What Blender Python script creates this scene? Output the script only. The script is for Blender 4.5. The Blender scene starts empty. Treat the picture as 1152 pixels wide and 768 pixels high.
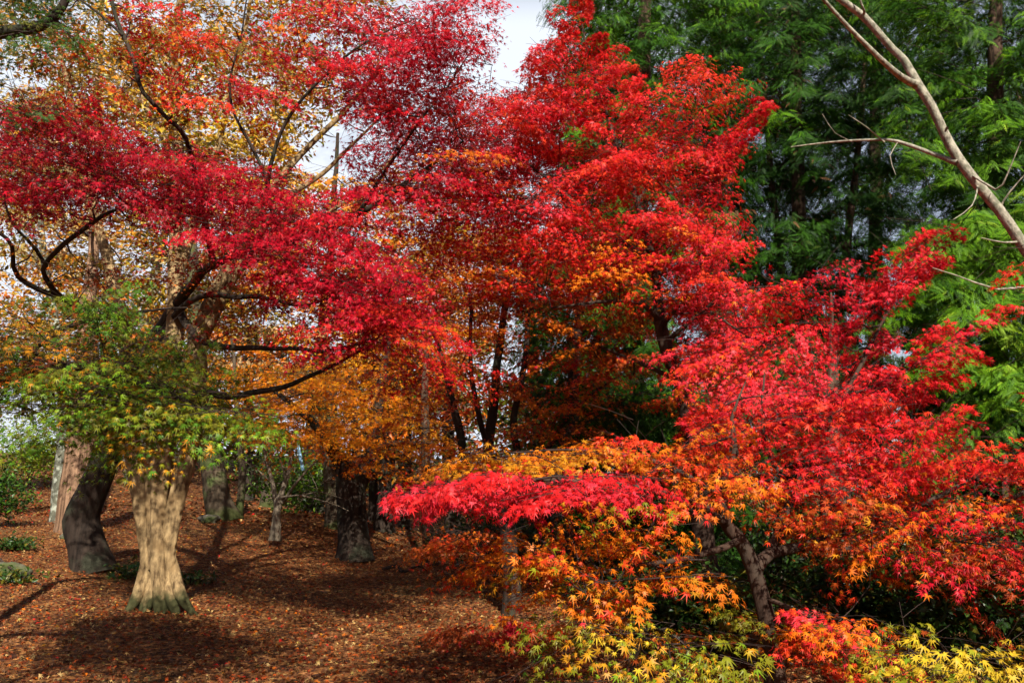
import bpy, math, numpy as np
from mathutils import Vector
R = math.radians
S = bpy.context.scene
COL = S.collection
rng = np.random.default_rng(11)

# ------------------------------------------------------------------ camera, world, sun, exposure
W0, H0, F, YH = 1152.0, 768.0, 896.0, 575.0
PITCH = math.atan((YH - H0 / 2) / F)
EYE = np.array([0.0, 0.0, 1.6])
cam = bpy.data.cameras.new("camera"); cam.lens = 28.0; cam.sensor_width = 36.0
cam.clip_start = 0.05; cam.clip_end = 2000
camo = bpy.data.objects.new("camera", cam); COL.objects.link(camo)
camo.location = EYE; camo.rotation_euler = (R(90) + PITCH, 0, 0)
S.camera = camo

SUN_EL, SUN_AZ = R(39), R(11)          # azimuth measured from behind the camera towards the right
to_sun = np.array([math.sin(SUN_AZ) * math.cos(SUN_EL), -math.cos(SUN_AZ) * math.cos(SUN_EL), math.sin(SUN_EL)])
sun = bpy.data.lights.new("sun", 'SUN'); sun.energy = 5.0; sun.angle = R(0.53); sun.color = (1.0, 0.93, 0.82)
suno = bpy.data.objects.new("sun", sun); COL.objects.link(suno)
suno.rotation_euler = Vector(to_sun).to_track_quat('Z', 'Y').to_euler()

w = bpy.data.worlds.new("World"); S.world = w; w.use_nodes = True
nt = w.node_tree; nt.nodes.clear()
def N(t, kind, **kw):
    n = t.nodes.new(kind)
    for k, v in kw.items(): setattr(n, k, v)
    return n
out = N(nt, 'ShaderNodeOutputWorld'); bg = N(nt, 'ShaderNodeBackground')
sky = N(nt, 'ShaderNodeTexSky', sky_type='NISHITA', sun_disc=False)
sky.sun_elevation = SUN_EL; sky.sun_rotation = math.atan2(to_sun[0], to_sun[1])
tc = N(nt, 'ShaderNodeTexCoord'); nz = N(nt, 'ShaderNodeTexNoise')
nz.inputs['Scale'].default_value = 2.6; nz.inputs['Detail'].default_value = 7; nz.inputs['Roughness'].default_value = .6
mp = N(nt, 'ShaderNodeMapping'); mp.inputs['Scale'].default_value = (1, 1, 1.8); mp.inputs['Location'].default_value = (.35, .2, .1)
rp = N(nt, 'ShaderNodeValToRGB'); rp.color_ramp.elements[0].position = .2; rp.color_ramp.elements[1].position = .37
mx = N(nt, 'ShaderNodeMixRGB'); mx.inputs[2].default_value = (9.9, 10.6, 11.8, 1)
bg.inputs['Strength'].default_value = .05
L = nt.links.new
L(tc.outputs['Generated'], mp.inputs['Vector']); L(mp.outputs['Vector'], nz.inputs['Vector']); L(nz.outputs['Fac'], rp.inputs['Fac'])
sz = N(nt, 'ShaderNodeSeparateXYZ'); L(tc.outputs['Generated'], sz.inputs[0])
el = N(nt, 'ShaderNodeMapRange', interpolation_type='SMOOTHSTEP'); el.inputs['From Min'].default_value = .55; el.inputs['From Max'].default_value = .63; el.inputs['To Min'].default_value = 1; el.inputs['To Max'].default_value = .06; L(sz.outputs['Z'], el.inputs['Value'])
ey = N(nt, 'ShaderNodeMapRange', interpolation_type='SMOOTHSTEP'); ey.inputs['From Min'].default_value = .1; ey.inputs['From Max'].default_value = .6; ey.inputs['To Min'].default_value = .04; ey.inputs['To Max'].default_value = 1; L(sz.outputs['Y'], ey.inputs['Value'])
m1 = N(nt, 'ShaderNodeMath', operation='MULTIPLY'); m2 = N(nt, 'ShaderNodeMath', operation='MULTIPLY')
exx = N(nt, 'ShaderNodeMapRange', interpolation_type='SMOOTHSTEP'); exx.inputs['From Min'].default_value = .06; exx.inputs['From Max'].default_value = .3; exx.inputs['To Min'].default_value = 1; exx.inputs['To Max'].default_value = .4; L(sz.outputs['X'], exx.inputs['Value'])
m0 = N(nt, 'ShaderNodeMath', operation='MULTIPLY'); L(el.outputs[0], m0.inputs[0]); L(exx.outputs[0], m0.inputs[1]); L(m0.outputs[0], m1.inputs[0]); L(ey.outputs[0], m1.inputs[1]); L(rp.outputs['Color'], m2.inputs[0]); L(m1.outputs[0], m2.inputs[1]); L(m2.outputs[0], mx.inputs[0]); L(sky.outputs['Color'], mx.inputs[1]); L(mx.outputs['Color'], bg.inputs['Color'])
L(bg.outputs['Background'], out.inputs['Surface'])
S.view_settings.view_transform = 'Standard'; S.view_settings.look = 'None'
S.view_settings.exposure = 0.93; S.view_settings.gamma = 1.0
S.view_settings.use_curve_mapping = False
S.render.engine = 'CYCLES'
S.cycles.max_bounces = 5; S.cycles.diffuse_bounces = 2; S.cycles.glossy_bounces = 2; S.cycles.transmission_bounces = 4
S.cycles.transparent_max_bounces = 4; S.cycles.caustics_reflective = False; S.cycles.caustics_refractive = False
S.cycles.use_adaptive_sampling = True; S.cycles.adaptive_threshold = .03

# ------------------------------------------------------------------ measuring: a photo point at a forward distance -> world
cp, sp_ = math.cos(PITCH), math.sin(PITCH)
def at(px, py, d):
    px, py, d = np.broadcast_arrays(np.asarray(px, float), np.asarray(py, float), np.asarray(d, float))
    u = (px - W0 / 2) / F; v = (H0 / 2 - py) / F
    dy = cp - v * sp_; dz = sp_ + v * cp
    k = d / dy
    return np.stack([EYE[0] + u * k, EYE[1] + d, EYE[2] + dz * k], -1)
def unit(a): return a / np.maximum(np.linalg.norm(a, axis=-1, keepdims=True), 1e-9)

# ------------------------------------------------------------------ terrain: a smooth sheet through the feet of the trunks
CTRL = [(172, 686, 9.5), (300, 768, 6.4), (20, 768, 6.4), (560, 768, 6.4), (104, 640, 12), (84, 598, 15), (66, 590, 16), (398, 628, 16),
        (310, 603, 17), (250, 584, 19), (120, 527, 28), (10, 565, 22), (483, 636, 15.5), (575, 692, 10), (648, 672, 11), (872, 800, 5.8),
        (950, 705, 9), (1025, 700, 10), (1160, 690, 10), (445, 598, 22), (375, 578, 20), (650, 610, 24), (900, 620, 24), (1100, 620, 24)]
pts = [tuple(at(*c)) for c in CTRL]
pts += [(0, 0, 0), (-6, 0, .1), (6, 0, -.05), (0, -12, -.3), (-25, -10, .6), (25, -10, -.3), (-22, 14, 1.5), (22, 14, .1), (-30, 30, 3.6), (-8, 45, 4.6), (10, 45, 2.6),
        (35, 40, 1.6), (-60, 70, 5.5), (0, 90, 4.5), (60, 80, 2.5), (-70, 0, 2.5), (70, 0, 0), (0, -60, -1)]
pts = np.array(pts)
def tps(r2): return np.where(r2 > 1e-12, .5 * r2 * np.log(np.maximum(r2, 1e-12)), 0)
n_ = len(pts)
K = tps(((pts[:, None, :2] - pts[None, :, :2]) ** 2).sum(-1)) + np.eye(n_) * .6
P_ = np.c_[np.ones(n_), pts[:, :2]]
sol = np.linalg.solve(np.block([[K, P_], [P_.T, np.zeros((3, 3))]]), np.r_[pts[:, 2], 0, 0, 0])
def ground(x, y):
    x = np.asarray(x, float); y = np.asarray(y, float)
    q = np.stack([np.clip(x, -75, 75), np.clip(y, -60, 95)], -1); sh = q.shape[:-1]; q = q.reshape(-1, 2)
    o = np.empty(len(q))
    for i in range(0, len(q), 60000):
        qq = q[i:i + 60000]
        o[i:i + 60000] = tps(((qq[:, None] - pts[None, :, :2]) ** 2).sum(-1)) @ sol[:n_] + np.c_[np.ones(len(qq)), qq] @ sol[n_:]
    o = o.reshape(sh)
    o = o + .025 * np.sin(x * 1.7 + .6 * y) * np.sin(y * 1.3) + .012 * np.sin(x * 4.1 + 1) * np.sin(y * 3.7 - x)
    return o

# ------------------------------------------------------------------ mesh building
def mesh_obj(name, V, faces, mat, parent=None, col=None, loc=(0, 0, 0), smooth=False):
    """faces: list of (n,k) int arrays"""
    me = bpy.data.meshes.new(name)
    V = np.asarray(V, np.float32) - np.asarray(loc, np.float32)
    me.vertices.add(len(V)); me.vertices.foreach_set("co", V.ravel())
    flat = np.concatenate([f.ravel() for f in faces]).astype(np.int32)
    lens = np.concatenate([np.full(len(f), f.shape[1]) for f in faces]).astype(np.int32)
    me.loops.add(len(flat)); me.loops.foreach_set("vertex_index", flat)
    me.polygons.add(len(lens)); me.polygons.foreach_set("loop_start", np.r_[0, np.cumsum(lens)[:-1]].astype(np.int32))
    if col is not None:
        a = me.color_attributes.new("tint", 'FLOAT_COLOR', 'POINT')
        a.data.foreach_set("color", np.c_[col, np.ones(len(col))].astype(np.float32).ravel())
    me.update(calc_edges=True)
    if smooth: me.polygons.foreach_set("use_smooth", np.ones(len(lens), bool))
    me.materials.append(mat)
    o = bpy.data.objects.new(name, me); COL.objects.link(o)
    if parent is not None: o.parent = parent
    else: o.location = loc
    return o
def thing(name, label, cat, loc, group=None):
    o = bpy.data.objects.new(name, None); COL.objects.link(o); o.location = [float(c) for c in loc]; o.empty_display_size = .3
    o['label'] = label; o['category'] = cat
    if group: o['group'] = group
    return o
def tag(o, label, cat, group=None):
    o['label'] = label; o['category'] = cat
    if group: o['group'] = group
    return o

class Tubes:
    def __init__(s): s.V = []; s.Fq = []; s.n = 0
    def add(s, P, r, sides=6, lump=0., flare=0., phase=None, lobes=None):
        P = np.asarray(P, float); r = np.broadcast_to(np.asarray(r, float), (len(P),)); m = len(P)
        T = unit(np.gradient(P, axis=0))
        ref = np.array([1., 0, 0]) if abs(T[0, 0]) < .8 else np.array([0, 1., 0])
        n0 = unit(np.cross(T[0], ref)); Ns = np.empty((m, 3)); Ns[0] = n0
        for i in range(1, m):
            v = Ns[i - 1] - T[i] * (Ns[i - 1] @ T[i]); Ns[i] = v / max(np.linalg.norm(v), 1e-9)
        B = np.cross(T, Ns)
        th = np.linspace(0, 2 * np.pi, sides, endpoint=False)
        rad = np.repeat(r[:, None], sides, 1)
        if lobes is not None: rad = rad * lobes(th[None, :], np.linspace(0, 1, m)[:, None])
        if lump:
            zz = np.r_[0, np.cumsum(np.linalg.norm(np.diff(P, axis=0), axis=1))][:, None]
            f = 0
            for k in (1, 2, 3, 5, 7):
                f = f + np.sin(k * th[None] + rng.uniform(0, 6) + 1.3 * np.sin(zz * rng.uniform(.6, 2.2) + rng.uniform(0, 6))) / (k ** .7) * np.sin(zz * rng.uniform(.5, 3) + rng.uniform(0, 6))
            rad = rad * (1 + lump * f)
        V = P[:, None] + rad[..., None] * (np.cos(th)[None, :, None] * Ns[:, None] + np.sin(th)[None, :, None] * B[:, None])
        i = np.arange(m - 1)[:, None] * sides; j = np.arange(sides)[None]; j2 = (j + 1) % sides
        q = np.stack([i + j, i + j2, i + sides + j2, i + sides + j], -1).reshape(-1, 4) + s.n
        s.V.append(V.reshape(-1, 3)); s.Fq.append(q); s.n += m * sides
    def build(s, name, mat, parent, loc): return mesh_obj(name, np.concatenate(s.V), [np.concatenate(s.Fq)], mat, parent, loc=loc, smooth=True)

def curve(P, r, step=.15, wig=0.):
    """smooth polyline through the points, resampled; r per point"""
    P = np.asarray(P, float); r = np.asarray(r, float)
    Q = np.vstack([2 * P[0] - P[1], P, 2 * P[-1] - P[-2]]); o = []; ro = []
    for i in range(len(P) - 1):
        k = max(2, int(np.linalg.norm(P[i + 1] - P[i]) / step)); t = np.linspace(0, 1, k, endpoint=False)[:, None]
        a, b, c, d = Q[i:i + 4]
        o.append(.5 * (2 * b + (c - a) * t + (2 * a - 5 * b + 4 * c - d) * t ** 2 + (3 * b - a - 3 * c + d) * t ** 3))
        ro.append(r[i] + (r[i + 1] - r[i]) * t[:, 0])
    o.append(P[-1:]); ro.append(r[-1:]); o = np.concatenate(o); ro = np.concatenate(ro)
    if wig and len(o) > 3:
        s = np.linspace(0, 1, len(o))[:, None]; Ln = np.linalg.norm(np.diff(P, axis=0), axis=1).sum()
        f = sum(np.sin(s * Ln * k + rng.uniform(0, 6, 3)) / k for k in (2.2, 4.7, 9.)) * wig
        o = o + f * np.minimum(1, s * 6) 
    return o, ro

# ------------------------------------------------------------------ materials
def new_mat(name):
    m = bpy.data.materials.new(name); m.use_nodes = True; t = m.node_tree; t.nodes.clear()
    return m, t, N(t, 'ShaderNodeOutputMaterial')
def leaf_mat(name, trans=.32, rough=.45, spec=.2, tint=(1, 1, 1)):
    m, t, o = new_mat(name)
    a = N(t, 'ShaderNodeAttribute', attribute_name='tint'); p = N(t, 'ShaderNodeBsdfPrincipled'); tr = N(t, 'ShaderNodeBsdfTranslucent')
    p.inputs['Roughness'].default_value = rough; p.inputs['Specular IOR Level'].default_value = spec
    g = N(t, 'ShaderNodeMixRGB', blend_type='MULTIPLY'); g.inputs[0].default_value = 1; g.inputs[2].default_value = (*tint, 1)
    mix = N(t, 'ShaderNodeMixShader'); mix.inputs[0].default_value = trans
    t.links.new(a.outputs['Color'], p.inputs['Base Color']); t.links.new(a.outputs['Color'], g.inputs[1]); t.links.new(g.outputs[0], tr.inputs['Color'])
    t.links.new(p.outputs[0], mix.inputs[1]); t.links.new(tr.outputs[0], mix.inputs[2]); t.links.new(mix.outputs[0], o.inputs['Surface'])
    return m
def bark_mat(name, c1, c2, c3=None, scale=9., stretch=.12, bump=.6, patch=2.2, moss=None, rough=.9):
    m, t, o = new_mat(name); l = t.links.new
    p = N(t, 'ShaderNodeBsdfPrincipled'); p.inputs['Roughness'].default_value = rough; p.inputs['Specular IOR Level'].default_value = .15
    tc = N(t, 'ShaderNodeTexCoord'); mp = N(t, 'ShaderNodeMapping'); mp.inputs['Scale'].default_value = (1, 1, stretch)
    n1 = N(t, 'ShaderNodeTexNoise'); n1.inputs['Scale'].default_value = scale; n1.inputs['Detail'].default_value = 8; n1.inputs['Roughness'].default_value = .68
    n2 = N(t, 'ShaderNodeTexNoise'); n2.inputs['Scale'].default_value = patch; n2.inputs['Detail'].default_value = 5; n2.inputs['Roughness'].default_value = .6
    r1 = N(t, 'ShaderNodeValToRGB'); r1.color_ramp.elements[0].position = .36; r1.color_ramp.elements[1].position = .62
    r1.color_ramp.elements[0].color = (*c1, 1); r1.color_ramp.elements[1].color = (*c2, 1)
    l(tc.outputs['Object'], mp.inputs[0]); l(mp.outputs[0], n1.inputs['Vector']); l(tc.outputs['Object'], n2.inputs['Vector']); l(n1.outputs['Fac'], r1.inputs[0])
    last = r1.outputs[0]
    if c3 is not None:
        r2 = N(t, 'ShaderNodeValToRGB'); r2.color_ramp.elements[0].position = .5; r2.color_ramp.elements[1].position = .62
        mx = N(t, 'ShaderNodeMixRGB'); mx.inputs[2].default_value = (*c3, 1); l(n2.outputs['Fac'], r2.inputs[0]); l(r2.outputs[0], mx.inputs[0]); l(last, mx.inputs[1]); last = mx.outputs[0]
    if moss is not None:    # moss near the foot, ragged edge
        sx = N(t, 'ShaderNodeSeparateXYZ'); l(tc.outputs['Object'], sx.inputs[0])
        ma = N(t, 'ShaderNodeMath', operation='MULTIPLY_ADD'); ma.inputs[1].default_value = -1.2; ma.inputs[2].default_value = .45; l(sx.outputs['Z'], ma.inputs[0])
        ad = N(t, 'ShaderNodeMath', operation='ADD'); l(ma.outputs[0], ad.inputs[0]); l(n2.outputs['Fac'], ad.inputs[1])
        r3 = N(t, 'ShaderNodeValToRGB'); r3.color_ramp.elements[0].position = .55; r3.color_ramp.elements[1].position = .8; l(ad.outputs[0], r3.inputs[0])
        mx = N(t, 'ShaderNodeMixRGB'); mx.inputs[2].default_value = (*moss, 1); l(r3.outputs[0], mx.inputs[0]); l(last, mx.inputs[1]); last = mx.outputs[0]
    b = N(t, 'ShaderNodeBump'); b.inputs['Strength'].default_value = bump; b.inputs['Distance'].default_value = .03
    l(n1.outputs['Fac'], b.inputs['Height']); l(b.outputs[0], p.inputs['Normal']); l(last, p.inputs['Base Color']); l(p.outputs[0], o.inputs[0])
    return m
M_LEAF = leaf_mat("maple_leaf"); M_LEAFTHIN = leaf_mat("thin_orange_leaf", .55, .45, .2); M_LITTER = leaf_mat("dry_leaf", .1, .6, .25)
M_NEEDLE = leaf_mat("cypress_spray", .22, .55, .15); M_SHRUB = leaf_mat("shrub_leaf", .3, .4, .4)
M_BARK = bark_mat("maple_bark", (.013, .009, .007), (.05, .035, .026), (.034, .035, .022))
M_BARKPALE = bark_mat("smooth_maple_bark", (.024, .014, .010), (.07, .042, .029), (.06, .046, .034), scale=9)  # same pattern as the maple bark, in a lighter, redder tone
M_TWIG = bark_mat("twig_bark", (.02, .013, .011), (.055, .036, .03), scale=14, bump=.2)
M_TWIGPALE = bark_mat("pale_twig_bark", (.1, .08, .055), (.22, .18, .13), scale=14, bump=.2)
M_PALE = bark_mat("pale_fluted_bark", (.075, .046, .022), (.38, .265, .13), (.2, .13, .06), scale=16, stretch=.3, bump=.7, patch=4.5, moss=(.05, .05, .02))
M_SHAG = bark_mat("shaggy_bark", (.09, .05, .03), (.33, .2, .12), scale=16, stretch=.05, bump=1.)
M_LICHEN = bark_mat("lichen_bark", (.06, .06, .045), (.14, .14, .1), (.36, .38, .31), scale=8, stretch=.5, patch=6.)
M_MOSSY = bark_mat("mossy_bark", (.03, .022, .014), (.1, .075, .05), (.07, .09, .03), moss=(.05, .058, .018))
M_CEDAR = bark_mat("cypress_bark", (.03, .02, .013), (.12, .075, .05), scale=14, stretch=.05, bump=.9)
M_GREY = bark_mat("grey_smooth_bark", (.10, .09, .065), (.38, .35, .27), (.16, .16, .11), scale=26, stretch=.6, bump=.5, patch=12.)

# ------------------------------------------------------------------ leaves
def maple_tpl(lobes):
    if lobes == 7: A = [-118, -80, -40, 0, 40, 80, 118]; Ls = [.26, .43, .53, .58, .53, .43, .26]
    elif lobes == 5: A = [-88, -44, 0, 44, 88]; Ls = [.40, .52, .58, .52, .40]
    else: A = [-58, 0, 58]; Ls = [.48, .58, .48]
    A = np.radians(A); Ls = np.array(Ls)
    h = (A[1] - A[0]) / 2
    na = np.r_[A[0] - h, (A[1:] + A[:-1]) / 2, A[-1] + h]; nr = np.r_[.1, np.full(len(A) - 1, .15), .1] * (1.1 if lobes < 7 else 1)
    V = [(0, 0, 0)] + [(np.cos(a) * r, np.sin(a) * r, .02) for a, r in zip(na, nr)] + [(np.cos(a) * l, np.sin(a) * l, -.22 * l) for a, l in zip(A, Ls)]
    k = len(A); Fc = [(0, 1 + i, 2 + k + i, 2 + i) for i in range(k)]
    V = np.array(V); V[:, 0] -= .18
    return V, np.array(Fc)
def oval_tpl():
    V = np.array([(-.5, 0, 0), (0, -.24, .05), (0, 0, -.03), (0, .24, .05), (.5, 0, -.1)]); return V, np.array([(0, 1, 2, 3)][:0] + [(0, 1, 4, 2), (0, 2, 4, 3)])
def frond_tpl():
    """flat scaly cypress spray: an axis with side blades, itself blunt"""
    V = []; Fc = []
    def blade(bx, by, a, l, wd, z):
        c, s = math.cos(a), math.sin(a); k = len(V)
        V.extend([(bx, by, z), (bx + c * l * .5 - s * wd, by + s * l * .5 + c * wd, z), (bx + c * l, by + s * l, z - .1 * l), (bx + c * l * .5 + s * wd, by + s * l * .5 - c * wd, z)])
        Fc.append((k, k + 1, k + 2, k + 3))
    for i in range(6):
        t = i / 6; x = -.5 + t * .92; l = .36 * (1 - t * .55) * (.7 + .3 * math.sin(t * 3 + .5))
        for sd in (-1, 1): blade(x, 0, sd * (.62 + .1 * math.sin(5 * t)), l * (1 if sd > 0 else .85), .024, -.12 * t * t)
    blade(-.5, 0, 0, 1.05, .03, 0); return np.array(V), np.array(Fc)
TPL = {'m7': maple_tpl(7), 'm5': maple_tpl(5), 'm3': maple_tpl(3), 'oval': oval_tpl(), 'frond': frond_tpl()}
def leaves(P, Nn, T, s, tpl):
    """leaf meshes: position, normal, tip direction, size"""
    V, Fc = TPL[tpl]; n = len(P); T = unit(T - Nn * (T * Nn).sum(-1, keepdims=True)); B = np.cross(Nn, T)
    curl = rng.uniform(.1, 2.6, n)[:, None]; bend = rng.normal(0, .35, n)[:, None]
    x = V[None, :, 0] * s[:, None]; y = V[None, :, 1] * s[:, None] * rng.uniform(.8, 1.1, n)[:, None]; z = (V[None, :, 2] * curl + np.abs(V[None, :, 1]) * bend) * s[:, None]
    Vo = P[:, None] + x[..., None] * T[:, None] + y[..., None] * B[:, None] + z[..., None] * Nn[:, None]
    Fo = Fc[None] + (np.arange(n) * len(V))[:, None, None]
    return Vo.reshape(-1, 3), Fo.reshape(-1, Fc.shape[1]), len(V)

# pigments (albedo)
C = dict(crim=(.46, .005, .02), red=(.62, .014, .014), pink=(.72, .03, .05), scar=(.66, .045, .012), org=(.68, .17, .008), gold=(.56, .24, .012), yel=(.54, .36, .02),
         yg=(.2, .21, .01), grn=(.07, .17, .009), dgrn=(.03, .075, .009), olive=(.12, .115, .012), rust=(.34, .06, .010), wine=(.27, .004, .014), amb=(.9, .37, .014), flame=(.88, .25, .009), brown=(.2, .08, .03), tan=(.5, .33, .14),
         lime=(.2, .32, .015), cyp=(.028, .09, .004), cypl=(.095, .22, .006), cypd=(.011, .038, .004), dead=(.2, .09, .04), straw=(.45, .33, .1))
def inside(px, py, poly):
    poly = np.asarray(poly, float); x1, y1 = poly.T; x2, y2 = np.roll(poly, -1, 0).T
    c = ((y1[None] > py[:, None]) != (y2[None] > py[:, None])) & (px[:, None] < (x2 - x1)[None] * (py[:, None] - y1[None]) / np.where(y2 == y1, 1e-9, y2 - y1)[None] + x1[None])
    return c.sum(1) % 2 == 1
def sample_zone(poly, d, n):
    poly = np.asarray(poly, float); lo, hi = poly.min(0), poly.max(0); out = np.zeros((0, 3))
    while len(out) < n * 4:
        q = rng.uniform(lo, hi, (n * 8, 2)); q = q[inside(q[:, 0], q[:, 1], poly)]
        out = np.r_[out, np.c_[q, rng.uniform(d[0], d[1], len(q))]]
    pool = at(*out[:n * 4].T); chosen = [0]; dist = np.linalg.norm(pool - pool[0], axis=1)
    for _ in range(n - 1):         # evenly spread, with some chance
        w_ = dist ** 1.5; w_[chosen] = 0
        k = rng.choice(len(pool), p=w_ / w_.sum()); chosen.append(k); dist = np.minimum(dist, np.linalg.norm(pool - pool[k], axis=1))
    return pool[chosen]
def pick(pal, n):
    k = list(pal); p = np.array([pal[i] for i in k], float); p /= p.sum()
    return np.array([C[i] for i in k])[rng.choice(len(k), n, p=p)]

def tree(name, label, base, limbs, zones, bark=M_BARK, twig=M_TWIG, leafm=M_LEAF, cat="tree", group=None, lump=.06, sides=16, wig=.03, twig_r=.006, fl=True, trunk_extra=None, minr=.014, foot=.28, world=False):
    """limbs: lists of (px,py,d,radius); zones: dicts of where the sprays of the crown are"""
    base = np.asarray(base, float); root = thing(name, label, cat, base, group)
    tr = Tubes(); br = Tubes(); nodes = []; nrad = []
    for i, lb in enumerate(limbs):
        lb = np.array(lb, float); P = at(lb[:, 0], lb[:, 1], lb[:, 2]) if not world else lb[:, :3]; r = lb[:, 3]
        Pc, rc = curve(P, r, .12, wig)
        if i == 0 and fl:
            h = np.linalg.norm(Pc - Pc[0], axis=1); rc = rc * (1 + foot * np.exp(-h / .16)); Pc[0, 2] -= .06
        tr.add(Pc, rc, sides if rc[0] > .05 else (10 if rc[0] > .025 else 6), lump if rc[0] > .03 else lump * .6)
        nodes.append(Pc); nrad.append(rc)
    if trunk_extra: trunk_extra(tr)
    nodes = np.concatenate(nodes); nrad = np.concatenate(nrad)
    lv = {}
    sprays = []
    for z in zones:
        if z.get('tpl', 'm5')[0] == 'm' and not z.get('bare'): z.update(n=max(4, int(z['n'] * .66)), m=int(z['m'] * 1.6), L=z['L'] * 1.12)
        if 'box' in z: bx = np.array(z['box'], float).reshape(3, 2); c = rng.uniform(bx[:, 0], bx[:, 1], (z['n'], 3))
        else: c = sample_zone(z['poly'], z['d'], z['n'])
        for q in c: sprays.append((q, z))
    if sprays:
        Cs = np.array([q for q, _ in sprays])
        skel = nodes.copy(); order = np.argsort([np.min(np.linalg.norm(skel - q, axis=1)) for q in Cs])
        acc = {}
        for oi in order:
            c, z = sprays[oi]; Ln = z.get('L', .8) * rng.uniform(.7, 1.25)
            dv = c - nodes; dist = np.linalg.norm(dv, axis=1) + .8 * np.maximum(0, -dv[:, 2]) + np.where(nrad < .004, .15, 0)
            k = int(np.argmin(dist)); v = unit(c - nodes[k])
            ax = v + rng.normal(0, .22, 3) * np.array([1, 1, .6]); ax[2] = ax[2] * z.get('flat', .6) + z.get('lift', .06)
            if 'dir' in z: ax = ax * .6 + np.array(z['dir']) * .8
            ax = unit(ax)
            b = c - ax * Ln * .45
            # the branch to this spray
            st = nodes[k]; ds = np.linalg.norm(b - st); m = max(3, int(ds / .14))
            t = np.linspace(0, 1, m)[:, None]; ctrl = st * .45 + b * .55 - ax * ds * .25 + rng.normal(0, .06 * ds, 3)
            Pb = (1 - t) ** 2 * st + 2 * t * (1 - t) * ctrl + t ** 2 * b
            Pb = Pb + np.sin(t * np.pi) * np.sin(t * rng.uniform(6, 14) + rng.uniform(0, 6)) * rng.normal(0, .03, 3) * min(1, ds)
            r0 = min(nrad[k] * .75, minr * (.5 + .5 * min(1.6, ds))); rb = r0 + (twig_r * .7 - r0) * t[:, 0] if r0 > twig_r * .7 else np.full(m, r0)
            if ds > .01 and z.get('wood', 1): br.add(Pb, rb, 5)
            nodes = np.r_[nodes, Pb[1:]]; nrad = np.r_[nrad, rb[1:]]
            acc.setdefault(id(z), [z, [], [], []]); a = acc[id(z)]; a[1].append(b); a[2].append(ax); a[3].append(Ln)
        for z, B, A, Ln in acc.values():
            B = np.array(B); A = np.array(A); Ln = np.array(Ln); s_ = len(B); M = z.get('m', 60); Wd = z.get('W', .3)
            side = np.cross(A, [0, 0, 1.]); side = unit(side + 1e-6); up = unit(np.cross(side, A))
            roll = rng.normal(0, z.get('roll', .22), s_)[:, None]; up, side = unit(up * np.cos(roll) + side * np.sin(roll)), unit(side * np.cos(roll) - up * np.sin(roll))
            # twigs of the spray
            for i in range(s_):
                if not z.get('wood', 1): continue
                t = np.linspace(0, 1, 4)[:, None]
                br.add(B[i] + A[i] * Ln[i] * t - np.array([0, 0, .06]) * t * t * Ln[i], np.linspace(twig_r * .7, twig_r * .25, 4), 3)
                if z.get('twigs', 1):
                    for j in range(4):
                        f = .15 + .2 * j; sd = 1 if j % 2 else -1; l = Ln[i] * Wd * 1.6 * (1 - .5 * f)
                        q0 = B[i] + A[i] * Ln[i] * f; t = np.linspace(0, 1, 3)[:, None]
                        br.add(q0 + (A[i] * .7 + side[i] * sd * .8) * l * t - np.array([0, 0, .1]) * t * t * l, np.linspace(twig_r * .45, twig_r * .2, 3), 3)
            if z.get('bare'): continue
            t = rng.beta(1.3, 1.1, (s_, M)); sg = rng.choice([-1., 1.], (s_, M)); u = rng.uniform(0, 1, (s_, M)) ** .8
            wd = Wd * Ln[:, None] * (1.15 - .75 * t) * 1.35
            lat = sg * u * wd; fwd = t * Ln[:, None] + u * wd * .5
            P = B[:, None] + A[:, None] * fwd[..., None] + side[:, None] * lat[..., None]
            P = P + up[:, None] * rng.normal(0, z.get('thick', .025), (s_, M))[..., None]
            P[..., 2] -= (.2 * np.abs(lat) + .27 * fwd ** 2 / Ln[:, None]) * z.get('droop', 1.)
            Td = A[:, None] * .7 + side[:, None] * (sg * (.25 + .9 * u))[..., None] + rng.normal(0, z.get('tj', .35), (s_, M, 3)); Td[..., 2] -= z.get('tip', .45)
            outw = unit(A * np.array([1, 1, 0]) + 1e-6)
            Nn = unit(up[:, None] * .9 + outw[:, None] * (z.get('face', .4) * (.25 + 1.5 * t))[..., None] + side[:, None] * (sg * .25)[..., None] + np.array(z.get('nrm', (.1, -.28, .05))) + rng.normal(0, z.get('jit', .3), (s_, M, 3)))
            base_c = pick(z['pal'], s_); leaf_c = pick(z['pal'], s_ * M).reshape(s_, M, 3)
            mixw = np.where(rng.uniform(0, 1, (s_, M, 1)) < z.get('mixp', .3), 1., .12)
            cc = base_c[:, None] * (1 - mixw) + leaf_c * mixw; cc = cc * rng.uniform(.72, 1.22, (s_, M, 1)) * rng.uniform(.85, 1.12, (s_, 1, 1))
            sz = z.get('s', .065) * rng.uniform(.5, 1.2, (s_, M))
            tp = z.get('tpl', 'm5'); V, Fo, kv = leaves(P.reshape(-1, 3), Nn.reshape(-1, 3), Td.reshape(-1, 3), sz.ravel(), tp)
            e = lv.setdefault(tp, [[], [], [], 0]); e[0].append(V); e[1].append(Fo + e[3]); lc = np.repeat(np.minimum(cc.reshape(-1, 1, 3), .9), kv, 1)
            if tp[0] == 'm':
                nt_ = int(tp[1]); dry = rng.uniform(0, 1, len(lc)) < .28; f = np.where(dry[:, None, None], np.array([.62, .6, .55]), 1.) * rng.uniform(.8, 1.1, (len(lc), nt_, 1)); lc[:, -nt_:] = lc[:, -nt_:] * f
            e[2].append(lc.reshape(-1, 3)); e[3] += len(V)
    tr.build("trunk", bark, root, base)
    if br.n: br.build("branches", twig, root, base)
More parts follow.
